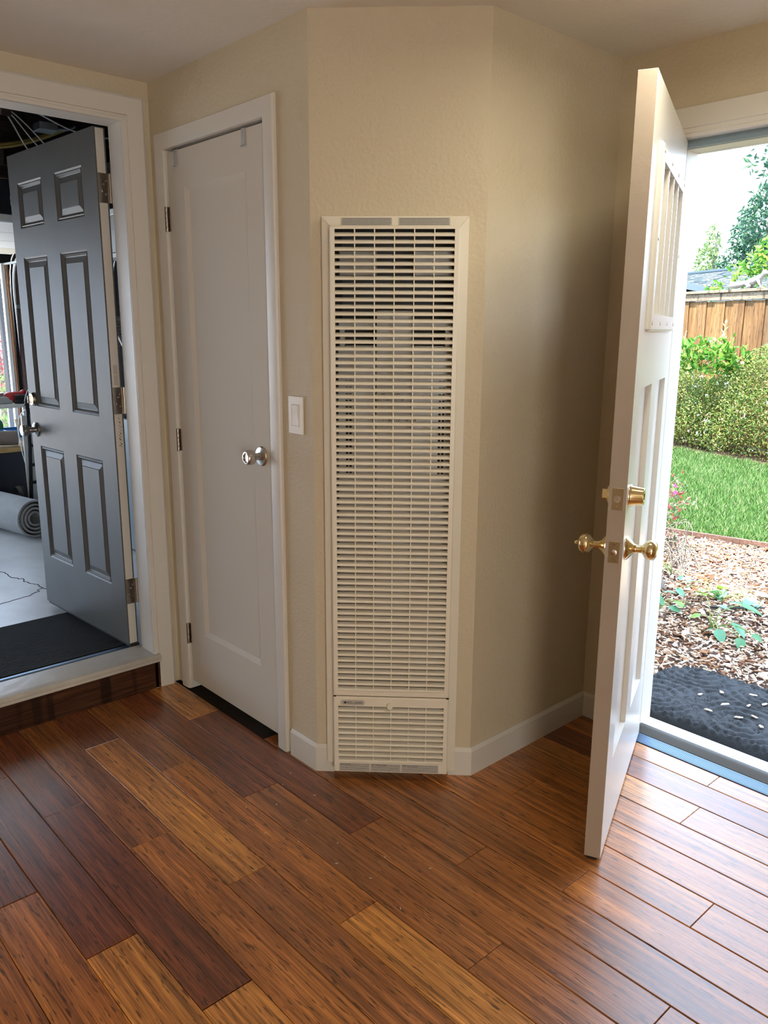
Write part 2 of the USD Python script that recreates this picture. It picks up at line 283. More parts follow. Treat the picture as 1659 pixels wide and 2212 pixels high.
M['gutter'] = paint('gutter', (.24, .27, .27), .5)
M['brownwall'] = paint('brown_siding', (.075, .04, .04), .7)
M['fur'] = paint('grey_fur', (.24, .23, .21), .9, bump=.5, bscale=150., bdist=.01, var=.2)
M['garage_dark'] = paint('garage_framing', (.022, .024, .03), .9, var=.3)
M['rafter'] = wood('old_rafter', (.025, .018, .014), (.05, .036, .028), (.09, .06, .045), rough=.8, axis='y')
M['cable'] = paint('white_cable', (.75, .75, .74), .5)
M['yellowcord'] = paint('yellow_cord', (.30, .22, .05), .6)
M['gwhite'] = paint('garage_white', (.74, .76, .76), .5)
M['cream'] = paint('cream_trim', (.66, .62, .52), .5)
M['gwood'] = wood('garage_post', (.20, .09, .04), (.36, .17, .08), (.46, .25, .12), axis='z', rough=.6)
M['gbrown'] = wood('brown_post', (.08, .05, .045), (.15, .10, .09), (.22, .15, .13), axis='z', rough=.7)
M['track'] = metal('zinc_track', (.66, .70, .70), .4)
M['carpet'] = paint('grey_carpet', (.37, .39, .40), .95, bump=.8, bscale=220., bdist=.006, var=.15)
M['felt'] = paint('brown_underlay', (.20, .165, .14), .95, bump=.5, bscale=120., bdist=.004, var=.15)
M['benchtop'] = wood('bench_wood', (.30, .18, .06), (.45, .29, .10), (.55, .38, .17), axis='y', rough=.5)
M['navy'] = paint('navy_panel', (.012, .016, .028), .6)
M['black'] = paint('black_steel', (.012, .013, .015), .35)
M['redp'] = paint('red_plastic', (.40, .02, .025), .35)
M['blue'] = paint('blue_plastic', (.06, .26, .60), .35)
M['green'] = paint('green_plastic', (.04, .20, .09), .4)
M['greyp'] = paint('grey_plastic', (.40, .42, .43), .4)
M['yellow'] = paint('ochre_card', (.42, .26, .07), .6)
M['bluegrey'] = paint('blue_grey_steel', (.20, .26, .30), .4)
M['maple'] = foliage_mat('red_maple_leaf', [(0, (.30, .05, .06)), (.6, (.55, .12, .14)), (1, (.65, .28, .25))], .5, .35)
M['pane'] = usdkit.material(stage, L_+'window_glass', {'t': ('transparent_bsdf', {}), 'g': ('glossy_bsdf', {'roughness': .02, 'color': (1, 1, 1)}), 'f': ('fresnel', {'IOR': 1.45}), 'm': ('mix_closure', {})},
    [('f.fac', 'm.fac'), ('t.BSDF', 'm.closure1'), ('g.BSDF', 'm.closure2')], surface='m.closure')

# ------------------------------------------------------------------ the room
XA, YBW, XBH, YD, H = -2.94, 1.5056, -1.9796, 2.5252, 2.3276
WH = .5138; XC = XBH + WH*S2; YHC = YBW + WH*S2
WT = .10
AY0, AY1, AZ0, AZ1 = .575, 1.39, .15, 2.18        # garage doorway
CX0, CX1, CZ1 = -2.832, -2.200, 2.084             # closet doorway
DX0, DX1, DZ1 = -1.42, -.58, 2.05                 # outside doorway
GX = XA - WT                                       # garage side of the left wall
struct('ceiling', bx(XA-WT, XR+.1, YB-.1, YD+.1, H, H+.08), M['ceil'])
struct('wall_left', cut(bx(XA-WT, XA, YB-.1, YBW+.1, 0, H), bx(XA-.3, XA+.1, AY0-.012, AY1+.012, -.1, AZ1+.012)), M['wall'])
struct('wall_closet', cut(bx(XA, XBH, YBW, YBW+WT, 0, H), bx(CX0-.012, CX1+.012, YBW-.1, YBW+.3, -.1, CZ1+.012)), M['wall'])
hw = cut(bx(0, WH, 0, .09, 0, H), bx(.068, .432, -.1, .3, .03, 1.755))
hw.apply_transform(trimesh.transformations.rotation_matrix(math.pi/4, [0, 0, 1])); hw.apply_translation([XBH, YBW, 0])
struct('wall_heater', hw, M['wall'])
struct('wall_alcove', bx(XC-WT, XC, YHC, YD, 0, H), M['wall'])
struct('wall_right', cut(bx(XC-WT, XR+.1, YD, YD+.12, 0, H), bx(DX0-.012, DX1+.012, YD-.1, YD+.3, -.1, DZ1+.012)), M['wall'])
struct('wall_back', bx(XA-WT, XR+.1, YB-.1, YB, 0, H), M['wall'])
struct('wall_front', cut(bx(XR, XR+.1, YB, YD, 0, H), bx(XR-.1, XR+.2, -1.67, -.53, .34, 2.01)), M['wall'])
# closet and furnace chase behind the angled wall
struct('wall_chase', cat(bx(XA, XC-WT, YD-.1, YD, 0, H), bx(XA-WT, XA, YBW+.1, YD, 0, H)), M['wall'])
wn = thing('window_1', None, None, (XR, -1.10, .34), kind='structure')
obj(wn, 'window_frame', cut(bx(0, .1, -.57, .57, 0, 1.67), bx(-.1, .3, -.53, -.02, .04, 1.63), bx(-.1, .3, .02, .53, .04, 1.63)), M['trim'])
obj(wn, 'pane', bx(.06, .064, -.53, -.02, .04, 1.63), M['pane']); obj(wn, 'pane', bx(.06, .064, .02, .53, .04, 1.63), M['pane'])
# warm lamps, both outside the frame: a flush drum on the ceiling just inside the outside door, a globe pendant added behind the camera as warm fill
def lamp_light(path, kind, r, power, col, z):
    d = kind.Define(stage, path); d.CreateRadiusAttr(r); d.CreateIntensityAttr(power); d.CreateColorAttr(Gf.Vec3f(*col)); d.AddTranslateOp().Set(Gf.Vec3d(0, 0, z))
dl = thing('ceiling_lamp', 'flush white drum lamp on the ceiling just inside the outside door', 'lamp', (-.882, 1.745, H))
obj(dl, 'drum', lathe([(.0, 0), (.105, 0), (.105, -.072), (.092, -.072), (.092, -.060), (0, -.060)], 40), M['plastic_w'], smooth=40)
lamp_light(dl + '/glow', UsdLux.DiskLight, .088, DRUM, DRUM_COL, -.070)
pl_ = thing('pendant_lamp', 'added globe pendant behind the camera, unseen warm fill for the room', 'lamp', (2.0, -.6, H))
obj(pl_, 'canopy', lathe([(0, 0), (.06, 0), (.055, -.02), (0, -.022)], 28), M['plastic_w']); obj(pl_, 'cord', bx(-.003, .003, -.003, .003, -.29, -.02), M['cable']); obj(pl_, 'lamp_holder', lathe([(0, -.25), (.022, -.25), (.026, -.305), (0, -.305)], 20), M['plastic_w'])
lamp_light(pl_ + '/globe', UsdLux.SphereLight, .12, PENDANT_FILL, PENDANT_FILL_COL, -.43)

struct('foundation', cat(bx(XA-.11, XR+.1, YB-.1, 2.6455, -.30, -.0505), bx(XA-.1005, XA-.0205, YB-.1, 2.64, -.0505, -.0005), bx(XA-.0205, DX0-.02, YD+.0005, 2.64, -.0505, -.0005), bx(DX1+.02, XR, YD+.0005, 2.64, -.0505, -.0005)), M['step'])
# floor: bamboo planks, 13 cm wide, 95.5 cm long, each its own piece
fl = thing('floor', None, None, kind='structure')
obj(fl, 'subfloor', cut(bx(XA-.02, XR, YB, YD-.03, -.05, -.012), bx(XA-.2, XC-WT, YD-.1, YD+1, -1, 1)), M['sub'])
PW, PL, Y0 = .1299, .9550, .5765
row_end = {-1: -1.992, 0: -1.675, 1: -1.3605, 2: -1.998, 3: -1.675, 4: -1.363, 5: -1.047, 6: -1.63, 7: -1.32, 8: -1.061, 9: -.765, 10: -1.44, 11: -1.25, 12: -1.0, 13: -1.74}
tone_of = {(-1, 0): 'r', (-1, -1): 'r', (0, 0): 'r', (0, 1): 'g', (0, -1): 'r', (1, -1): 'r', (1, 0): 'r', (1, 1): 'g', (2, 0): 'm', (2, 1): 'o', (3, -1): 'r', (3, 0): 'g', (3, 1): 'm', (4, -1): 'm', (4, 0): 'o', (4, 1): 'g', (5, 0): 'm', (5, 1): 'm', (5, 2): 'o', (6, 0): 'r', (6, 1): 'm', (7, 0): 'm', (7, 1): 'm', (8, 0): 'm', (8, 1): 'o', (9, 0): 'o'}
wide_gap = {(0, 0), (1, 0), (-1, 0), (0, -1)}
def plank(x0, x1, y0, y1, e0=.0006, e1=.0006, c=.0022):
    x0, x1, y0, y1 = x0+e0, x1-e1, y0+.0008, y1-.0008
    b = [(x0, y0), (x1, y0), (x1, y1), (x0, y1)]; t = [(x0+c*.6, y0+c), (x1-c*.6, y0+c), (x1-c*.6, y1-c), (x0+c*.6, y1-c)]
    v = [(*p, -.012) for p in b] + [(*p, -c*.7) for p in b] + [(*p, 0) for p in t]; f = []
    for L in (0, 4):
        for k in range(4): a, b2 = L+k, L+(k+1) % 4; f += [(a, b2, b2+4), (a, b2+4, a+4)]
    f += [(8, 9, 10), (8, 10, 11)]; return T(np.array(v), np.array(f), process=False)
pr = np.random.default_rng(3)
for r in range(-23, 15):
    ya, yb = Y0 + (r-0)*PW, Y0 + (r+1)*PW
    if r >= 14: yb = 2.487
    if yb < YB or ya > 2.48: continue
    e = row_end.get(r, row_end[-1] + ((r+1)*.318) % .955)
    k0 = math.floor((e - XA)/PL) + 1
    for j in range(-k0, 8):                                   # plank j ends at e + j*PL
        a, b = max(e + (j-1)*PL, XA - .01), min(e + j*PL, XR)
        if b - a < .02 or a >= XR: continue
        if ya >= YD-.2 and b < XC: continue
        if yb > YBW + .02 and b < XBH: continue
        tone = tone_of.get((r, j)) or pr.choice(list('rmmgood'))
        wg = .0016 if (r, j) in wide_gap else .0006
        obj(fl, 'plank', plank(a, b, ya, yb, .0016 if (r, j-1) in wide_gap else .0006, wg), M['plank_'+tone], smooth=False)

obj(fl, 'plank', plank(XC, DX0-.001, 2.487, YD), M['plank_m'], smooth=False); obj(fl, 'plank', plank(DX1+.001, XR, 2.487, YD), M['plank_m'], smooth=False)
# baseboards: flat board with an eased, bevelled top
def board(p0, p1, m0, m1, name, h=.098, t=.012):
    """from p0 to p1, room on the right-hand side of that direction; m0, m1: how far the front edge runs past each end (mitres)"""
    p0, p1 = np.array(p0), np.array(p1); d = (p1-p0)/np.linalg.norm(p1-p0); n = np.array([d[1], -d[0]])
    prof = [(0, 0, 0), (1, 0, 0), (1, 0, h-.012), (.35, 0, h), (0, 0, h)]
    va, vb = [], []
    for k, _, z in prof:
        va.append([*(p0 + n*t*k - d*m0*k), z]); vb.append([*(p1 + n*t*k + d*m1*k), z])
    v = np.array(va+vb); N = 5; f = []
    for i in range(N): j = (i+1) % N; f += [(i, j, N+j), (i, N+j, N+i)]
    f += [(0, 2, 1), (0, 3, 2), (0, 4, 3), (N, N+1, N+2), (N, N+2, N+3), (N, N+3, N+4)]
    m = T(v, f, process=False); m.fix_normals(); struct(name, m, M['trim'])
tm = .012*math.tan(math.pi/8)
board((XA, YB), (XA, AY0-.091), 0, 0, 'baseboard_left'); board((DX1+.09, YD), (XR, YD), 0, 0, 'baseboard_right')
hx = lambda a: (XBH + a*S2, YBW + a*S2)
board((-2.120, YBW), (XBH, YBW), 0, tm, 'baseboard_closet')
board(hx(0), hx(.058), tm, 0, 'baseboard_heater'); board(hx(.440), hx(WH), 0, tm, 'baseboard_heater')
board((XC, YHC), (XC, YD), tm, -.012, 'baseboard_alcove')
board((XC, YD), (DX0-.085, YD), -.012, 0, 'baseboard_right')

# door casings
def casing(name, mesh): struct(name, mesh, M['trim'])
def profile_strip(length, outer, mat_steps):      # strip along +z, x from 0 (opening side) to width, y = -proud ; steps: list of (x, proud)
    poly = [(0, 0)] + [(x, -p) for x, p in mat_steps] + [(mat_steps[-1][0], 0)]
    return poly
def casing_frame(x0, x1, z1, steps, zb=0.0):
    """Three mitred strips round an opening in a wall that faces -y (local): profile steps (distance from the opening, proud)."""
    prof = [(0.0, 0.0)] + list(steps) + [(steps[-1][0], 0.0)]; out = []
    path = lambda d: [(x0-d, zb), (x0-d, z1+d), (x1+d, z1+d), (x1+d, zb)]
    V, F = [], []; n = len(prof)
    for d, p in prof:
        V += [(x, -p, z) for x, z in path(d)]
    for i in range(n-1):
        for k in range(3): a, b, c, e = i*4+k, i*4+k+1, (i+1)*4+k+1, (i+1)*4+k; F += [(a, b, c), (a, c, e)]
    for k in (0, 3):
        ids = [i*4+k for i in range(n)]
        for i in range(1, n-1): F.append((ids[0], ids[i], ids[i+1]))
    m = T(np.array(V, float), np.array(F), process=False); m.fix_normals(); return m
steps_old = [(.002, .012), (.014, .012), (.016, .008), (.022, .008), (.024, .014), (.080, .018), (.088, .014), (.090, .008)]
cA = casing_frame(AY0, AY1, AZ1, steps_old, 0.0)
cA.apply_transform(trimesh.transformations.rotation_matrix(math.pi/2, [0, 0, 1])); cA.apply_translation([XA, 0, 0]); casing('trim_1', cA)
casing('trim_2', moved(casing_frame(CX0, CX1, CZ1, [(.002, .010), (.012, .014), (.040, .016), (.056, .014), (.060, .008)], 0.0), (0, YBW, 0)))
casing('trim_3', moved(casing_frame(DX0, DX1, DZ1, [(.002, .010), (.010, .010), (.012, .014), (.024, .014), (.026, .019), (.085, .019), (.088, .010)], 0.0), (0, YD, 0)))
# jamb linings: boards round each opening
def lining(x0, x1, z1, y0, y1, stop, zb=0.0, t=.012, stop_t=.011, stop_w=.035):
    parts = [cut(bx(x0-t, x1+t, y0, y1, zb, z1+t), bx(x0, x1, y0-.1, y1+.1, zb-.1, z1))]
    if stop is not None: parts += [bx(x0, x0+stop_t, stop, stop+stop_w, zb, z1), bx(x1-stop_t, x1, stop, stop+stop_w, zb, z1), bx(x0, x1, stop, stop+stop_w, z1-stop_t, z1)]
    return cat(*parts)
jA = lining(AY0, AY1, AZ1, -.004, .098, None, .12); jA.apply_transform(trimesh.transformations.rotation_matrix(math.pi/2, [0, 0, 1])); jA.apply_translation([XA, 0, 0])
struct('trim_4', jA, M['trim'])
struct('trim_5', moved(lining(CX0, CX1, CZ1, -.002, WT, .045), (0, YBW, 0)), M['trim'])
struct('trim_6', moved(lining(DX0, DX1, DZ1, -.002, .122, .052, stop_t=.024, stop_w=.070), (0, YD, 0)), M['trim'])
struct('trim_7', moved(bx(DX0-.02, DX1+.02, .118, .135, DZ1-.025, DZ1+.05), (0, YD, 0)), M['white_out'])
struct('trim_8', bx(DX0+.012, DX1-.012, YD+.03, YD+.0515, DZ1-.022, DZ1-.0005), M['bluegrey'])          # dark weatherstrip under the head
# garage step: dark wooden riser, worn white sill
struct('riser', bx(XA-.02, XA+.012, AY0-.032, AY1+.032, 0, .118, .0015), M['riser'])
g = np.array([[0, .120], [.0, .150], [.118, .150], [.146, .147], [.154, .140], [.154, .133], [.150, .130], [.152, .120], [.148, .116], [.12, .116]])
sl = extrude(Polygon(g), AY1-AY0+.05); v = sl.vertices.copy(); sl.vertices = np.stack([XA-.125+v[:, 0], AY0-.025 + v[:, 2]+.0, v[:, 1]], 1); sl.fix_normals()
sl = cut(sl, bx(XA-.2, XA+.0001, AY1+.001, AY1+.2, 0, .3))
struct('door_sill', sl, M['sill'])

# ------------------------------------------------------------------ door_2: closet door (one recessed panel)
d2l = (-2.8245, YBW+.003, .036)
d2 = thing('door_2', 'cream closet door with one tall recessed panel, shut beside the wall heater', 'door', d2l, kind='structure')
dw, dh = 2.8245-2.2090, 2.0385
pan = (.1095, .5105, .226, 1.916)
obj(d2, 'door_slab', slab(dw, dh, .035, [pan], [(.002, 0), (.020, .011)]), M['door_w'], smooth=False)
for z in (1.806, .997, .202):                                   # three hinges on the left edge
    hz = z - .036; x = -.004
    obj(d2, 'hinge', cat(*[moved(lathe([(0, 0), (.0062, 0), (.0066, .0012), (.0066, .0155), (.0062, .0167), (0, .0167)], 14), (x, -.0115, hz + k*.0172)) for k in range(5)]), M['steel'])
    obj(d2, 'hinge_leaf', bx(x-.009, x+.010, -.0045, -.0015, hz+.001, hz+.085), M['steel'])
kn = (.5565, 0, 1.006)
obj(d2, 'knob', moved(lathe([(0, 0), (.0335, 0), (.0335, -.004), (.030, -.008), (.013, -.012), (.011, -.030), (.016, -.034), (.0235, -.038), (.0255, -.046), (.0245, -.060), (.020, -.066), (.0165, -.0665), (.0155, -.062), (0, -.061)], 40, 'y'), kn), M['nickel'], smooth=35)
obj(d2, 'latch_plate', bx(dw-.0005, dw+.004, -.002, .004, .968, 1.042), M['black'])
for cx in (.0635, .5035):                                       # over-the-door hooks' clips
    obj(d2, 'hook_clip', cat(bx(cx-.0105, cx+.0105, -.0035, -.0015, 1.986, dh+.0035), bx(cx-.0105, cx+.0105, -.0035, .037, dh+.0015, dh+.0035), bx(cx-.0105, cx+.0105, -.008, -.0035, 1.986, 1.990, .0005)), M['greyp'], label='grey over-door hook clip')
struct('closet_lining', cat(bx(CX0-.1, CX1+.1, YBW+.6, YBW+.62, 0, H), bx(CX0-.1, CX1+.1, YBW+WT, YBW+.6, -.02, -.012)), M['gap'])

# ------------------------------------------------------------------ light switch
sw = thing('light_switch', 'white rocker light switch on the wall between closet door and heater', 'light switch', (-2.0625, YBW, 1.137))
obj(sw, 'cover_plate', bx(-.0385, .0385, -.006, 0, 0, .120, .0022), M['plastic_w'])
obj(sw, 'rocker', T(np.array([[-.0165, -.006, .027], [.0165, -.006, .027], [.0165, -.006, .093], [-.0165, -.006, .093], [-.016, -.0072, .028], [.016, -.0072, .028], [.016, -.0072, .060], [-.016, -.0072, .060], [-.016, -.011, .092], [.016, -.011, .092]]),
    np.array([[4, 5, 6], [4, 6, 7], [7, 6, 9], [7, 9, 8], [0, 1, 5], [0, 5, 4], [1, 2, 9], [1, 9, 6], [1, 6, 5], [0, 4, 7], [0, 7, 8], [0, 8, 3], [3, 8, 9], [3, 9, 2]]), process=False), M['plastic_w'], smooth=False)
obj(sw, 'rocker_frame', cut(bx(-.0185, .0185, -.0075, -.005, .024, .096), bx(-.0168, .0168, -.02, .02, .0267, .0933)), M['plastic_w'])

# ------------------------------------------------------------------ wall heater (local x along the wall, -y into the room)
ht = thing('wall_heater', 'tall cream louvred gas wall heater set into the angled corner wall', 'heater', (XBH, YBW, 0), 45.0)
def hexa(a, b):       # two quads (4 pts each) joined
    v = np.array(list(a)+list(b), float); f = [(0, 1, 2), (0, 2, 3), (4, 6, 5), (4, 7, 6)] + [t for k in range(4) for t in ((k, (k+1) % 4+4, (k+1) % 4), (k, k+4, (k+1) % 4+4))]
    m = T(v, np.array(f), process=False); m.fix_normals(); return m
x0, x1, i0, i1, zt, zi, zb = .036, .462, .0625, .4365, 1.780, 1.750, .045
def fl_strip(pts): return hexa([(x, -.021 if k in (0, 3) else -.030, z) for k, (x, z) in enumerate(pts)], [(x, .0, z) for x, z in pts])
gq = .0004
obj(ht, 'flange', fl_strip([(x0, zb), (i0, zb), (i0, zi-gq), (x0, zt-gq)]), M['heater'], smooth=False)
obj(ht, 'flange', hexa([(i1, -.030, zb-.022), (x1, -.021, zb-.022), (x1, -.021, zt-gq), (i1, -.030, zi-gq)], [(i1, 0, zb-.022), (x1, 0, zb-.022), (x1, 0, zt-gq), (i1, 0, zi-gq)]), M['heater'], smooth=False)
obj(ht, 'flange', hexa([(x0+gq, -.021, zt), (i0+gq, -.030, zi), (i1-gq, -.030, zi), (x1-gq, -.021, zt)], [(x0+gq, 0, zt), (i0+gq, 0, zi), (i1-gq, 0, zi), (x1-gq, 0, zt)]), M['heater'], smooth=False)
OX0, OX1 = .078, .4205
def grille(name, za, zb_, oz0, oz1, n, extra=()):
    fr = cut(cut(bx(i0, i1, -.062, -.004, za, zb_, .0035), bx(i0+.002, i1-.002, -.0605, .05, za+.002, zb_-.002)), bx(OX0, OX1, -.2, .2, oz0, oz1))
    p = obj(ht, name, fr, M['heater'])
    pitch = .0200
    for k in range(n):
        z = oz1 - .0130 - k*pitch                                 # lip top of louvre k
        if z - .007 < oz0 - .002: break
        prof = [(-.0622, -.0070), (-.0632, -.0055), (-.0632, -.0015), (-.0622, -.0002), (-.0505, .0052), (-.0500, .0044), (-.0612, -.0012), (-.0612, -.0070)]
        a = [(OX0-.001, y, z+q) for y, q in prof]; b = [(OX1+.001, y, z+q) for y, q in prof]; N = len(prof); f = []
        for i in range(N): j = (i+1) % N; f += [(i, N+i, N+j), (i, N+j, j)]
        obj(p, 'louvre', T(np.array(a+b), np.array(f), process=False), M['heater'], smooth=50)
    for x in np.linspace(OX0, OX1, 7)[1:-1]:
        obj(p, 'divider', bx(x-.0016, x+.0016, -.0612, -.049, oz0, oz1), M['heater'])
    return p
up = grille('upper_grille', .302, zi, .321, 1.7405, 72)
lo = grille('lower_panel', .0295, .2995, .0675, .2665, 10)
obj(ht, 'cabinet_liner', cut(bx(.070, .430, -.045, .20, .034, 1.748), bx(.073, .427, -.2, .195, .037, 1.745)), M['heater_d'])
obj(ht, 'shelf_plate', bx(.073, .427, -.040, .19, .302, .306), M['heater'])
inn = lambda *a, mat='galv', nm='inner_plate', lab=None: obj(ht, nm, bx(*a, .002), M[mat], label=lab)
inn(.082, .195, .020, .024, 1.617, 1.688); inn(.305, .418, .020, .024, 1.617, 1.688)
inn(.078, .192, .020, .024, 1.468, 1.492); inn(.300, .422, .020, .024, 1.468, 1.492)
inn(.194, .302, .010, .055, .55, 1.518, nm='heat_exchanger')
inn(.082, .100, .015, .019, 1.40, 1.47); inn(.400, .418, .015, .019, 1.40, 1.47)
inn(.075, .425, .030, .034, .32, 1.415, nm='burner_cover')
for sx in (.108, .395):
    obj(ht, 'side_vent', cat(*[bx(sx-.009+dx, sx-.002+dx, .026, .031, z, z+.009) for z in np.arange(1.02, 1.33, .020) for dx in (0, .011)]), M['gap'])
for zz, xx in ((1.255, .215), (1.255, .262), (1.19, .20), (1.19, .25), (1.19, .30)):
    obj(ht, 'access_port', moved(lathe([(0, .0), (.016, 0), (.014, -.004), (.010, -.004), (.009, .0), (0, .001)], 20, 'y'), (xx, .009, zz)), M['galv'])
inn(.080, .415, -.020, -.016, .04, .255, nm='burner_cover', mat='greyp')
obj(ht, 'valve_body', cat(bx(.165, .215, -.040, -.022, .10, .235, .004), bx(.168, .235, -.045, -.04, .17, .18, .002)), M['cream'])
kx = (.246, -.062, .2720)
obj(ht, 'knob', moved(lathe([(0, 0), (.0102, 0), (.0102, -.009), (.0088, -.0115), (0, -.0118)], 28, 'y'), kx), M['heater'], smooth=40)
obj(ht, 'catch', bx(.0625, .071, -.0628, -.058, .2995, .3020), M['gap']); obj(ht, 'catch', bx(.428, .4365, -.0628, -.058, .2995, .3020), M['gap'])
# badge: oval plate, lettering
badge = LineString([(.0945, .2805), (.1565, .2805)]).buffer(.0088, 16)
bd = obj(ht, 'badge', xz_plate(badge, -.0640, .0020), M['label'], label='grey oval maker badge')
def lettering(text, h, x, z, y, bold=False, width=None):
    m = meshkit.text_mesh(text, h, .0006, bold); v = m.vertices.copy()
    if width: v[:, 0] *= width/v[:, 0].max()
    m.vertices = np.stack([x + v[:, 0], y - v[:, 2], z + v[:, 1]], 1); return m
obj(bd, 'lettering', lettering('WILLIAMS', .0085, .1055, .2762, -.0640, width=.0525), M['ink'], smooth=False)
obj(bd, 'emblem', cat(bx(.0975, .1045, -.0646, -.0638, .2768, .2840), *[bx(.0945, .0973, -.0645, -.0638, .2772+k*.0018, .2780+k*.0018) for k in range(4)]), M['ink'], smooth=False)
lr = np.random.default_rng(11)
def print_lines(x0, x1, z1, z0, n, y, first=0.0):
    """rows of print too small to read, as runs of tiny dashes"""
    out = []
    for k in range(n):
        z = z1 - (k+.5)*(z1-z0)/n; x = x0 + (first if k == 0 else 0); h = .00055
        while x < x1 - .002:
            w = min(lr.uniform(.002, .0075), x1-x); out.append(bx(x, x+w, y-.0003, y, z-h, z+h)); x += w + .0009
    return cat(*out)
for txt, a, b in (('CAUTION', .080, .182), ('ATTENTION', .1835, .2835), ('PRECAUCION', .285, .4075)):
    p = obj(ht, 'warning_label', bx(a, b, -.0632, -.0618, .0345, .0628), M['label'])
    tw = {'CAUTION': .034, 'ATTENTION': .050, 'PRECAUCION': .050}[txt]
    obj(p, 'lettering', lettering(txt, .0052, a+.003, .0562, -.0632, width=tw), M['ink'], smooth=False)
    obj(p, 'small_print', print_lines(a+.003, b-.003, .0615, .0365, 7, -.0632, tw+.003), M['inkgrey'], smooth=False, kind='stuff')
for a, b in ((.0935, .2405), (.2595, .4075)):
    p = obj(ht, 'rating_label', hexa([(a, -.0245, 1.7755), (a, -.0302, 1.7545), (b, -.0302, 1.7545), (b, -.0245, 1.7755)], [(a, -.02, 1.7755), (a, -.02, 1.7545), (b, -.02, 1.7545), (b, -.02, 1.7755)]), M['label'], smooth=False)
    lines = print_lines(a+.003, b-.003, 1.7745, 1.7555, 8, 0)
    lines.vertices[:, 1] += -.0302 + (lines.vertices[:, 2]-1.7545)*(.0057/.021) - .0002
    obj(p, 'small_print', lines, M['inkgrey'], smooth=False, kind='stuff')

# ------------------------------------------------------------------ door_1: grey six-panel door, open into the garage (local x from the free edge to the hinges)
a1 = math.degrees(math.atan2(.0558, .9984)); d1 = thing('door_1', 'grey six-panel steel door standing open into the garage', 'door', (-3.889, 1.309, .155), a1, kind='structure')
w1 = .806; mould = [(.003, .002), (.007, .0035), (.011, .0015), (.018, .0095), (.022, .0105), (.044, .0045), (.046, .002)]
cols, rows = [(.085, .325), (.450, .690)], [(.240, .773), (.955, 1.605), (1.725, 1.910)]
pans = [(*c, *r) for r in rows for c in cols]
obj(d1, 'door_slab', slab(w1, 2.03, .0445, pans, mould), M['door_g'], smooth=False)
obj(d1, 'edge_band', cut(bx(w1-.001, w1+.0006, .006, .0385, .004, 2.026), bx(w1-.1, w1+.1, -.1, .1, 1.7645, 1.8705), bx(w1-.1, w1+.1, -.1, .1, .9715, 1.0725), bx(w1-.1, w1+.1, -.1, .1, .1785, .2855)), M['trim'])
for z in (1.765, .972, .179):
    h = obj(d1, 'hinge', cat(bx(w1+.0004, w1+.0028, .004, .047, z, z+.105), moved(lathe([(0, 0), (.0065, 0), (.0065, .105), (0, .105)], 16), (w1+.006, .050, z)), bx(w1+.008, w1+.036, .0505, .0525, z, z+.105)), M['steel'])
    for k, (yy, zz) in enumerate(((.034, .030), (.016, .040), (.026, .066), (.036, .078))):
        obj(h, 'screw', moved(lathe([(0, .0), (.0042, 0), (.0042, .0008), (.0020, .0003), (0, .0003)], 12, 'x'), (w1+.0028, yy, z+zz)), M['screw'])
for zz, hh, col in ((1.085, .040, 'label'), (1.128, .036, 'label')):
    obj(d1, 'edge_label', bx(w1+.0005, w1+.0011, .014, .032, zz, zz+hh), M[col], label='faded rating sticker')
hs = np.random.default_rng(5); hw_ = []
for k in range(26):                                                # pen writing on the door edge, too smudged to read
    z = .955 - k*.0046; yy = .020 + (k % 3)*.004
    hw_.append(bx(w1+.0004, w1+.0009, yy+hs.uniform(-.003, .003), yy+.0016+hs.uniform(0, .004), z, z+hs.uniform(.0012, .004)))
obj(d1, 'handwriting', cat(*hw_), M['ink'], smooth=False, kind='stuff')
obj(d1, 'deadbolt', cat(moved(lathe([(0, 0), (.031, 0), (.031, -.006), (.026, -.014), (.0, -.016)], 32, 'y'), (.058, 0, .985)), bx(.054, .062, -.030, -.013, .968, 1.002, .002)), M['nickel'])
kb = [(0, 0), (.0335, 0), (.033, -.006), (.026, -.012), (.014, -.017), (.013, -.028), (.018, -.034), (.024, -.042), (.027, -.056), (.026, -.066), (.021, -.070), (.0, -.071)]
obj(d1, 'knob', moved(lathe(kb, 40, 'y'), (.058, 0, .845)), M['nickel'], smooth=40)
obj(d1, 'door_sweep', bx(.01, w1+.008, .004, .040, -.010, .0), M['rubber'])

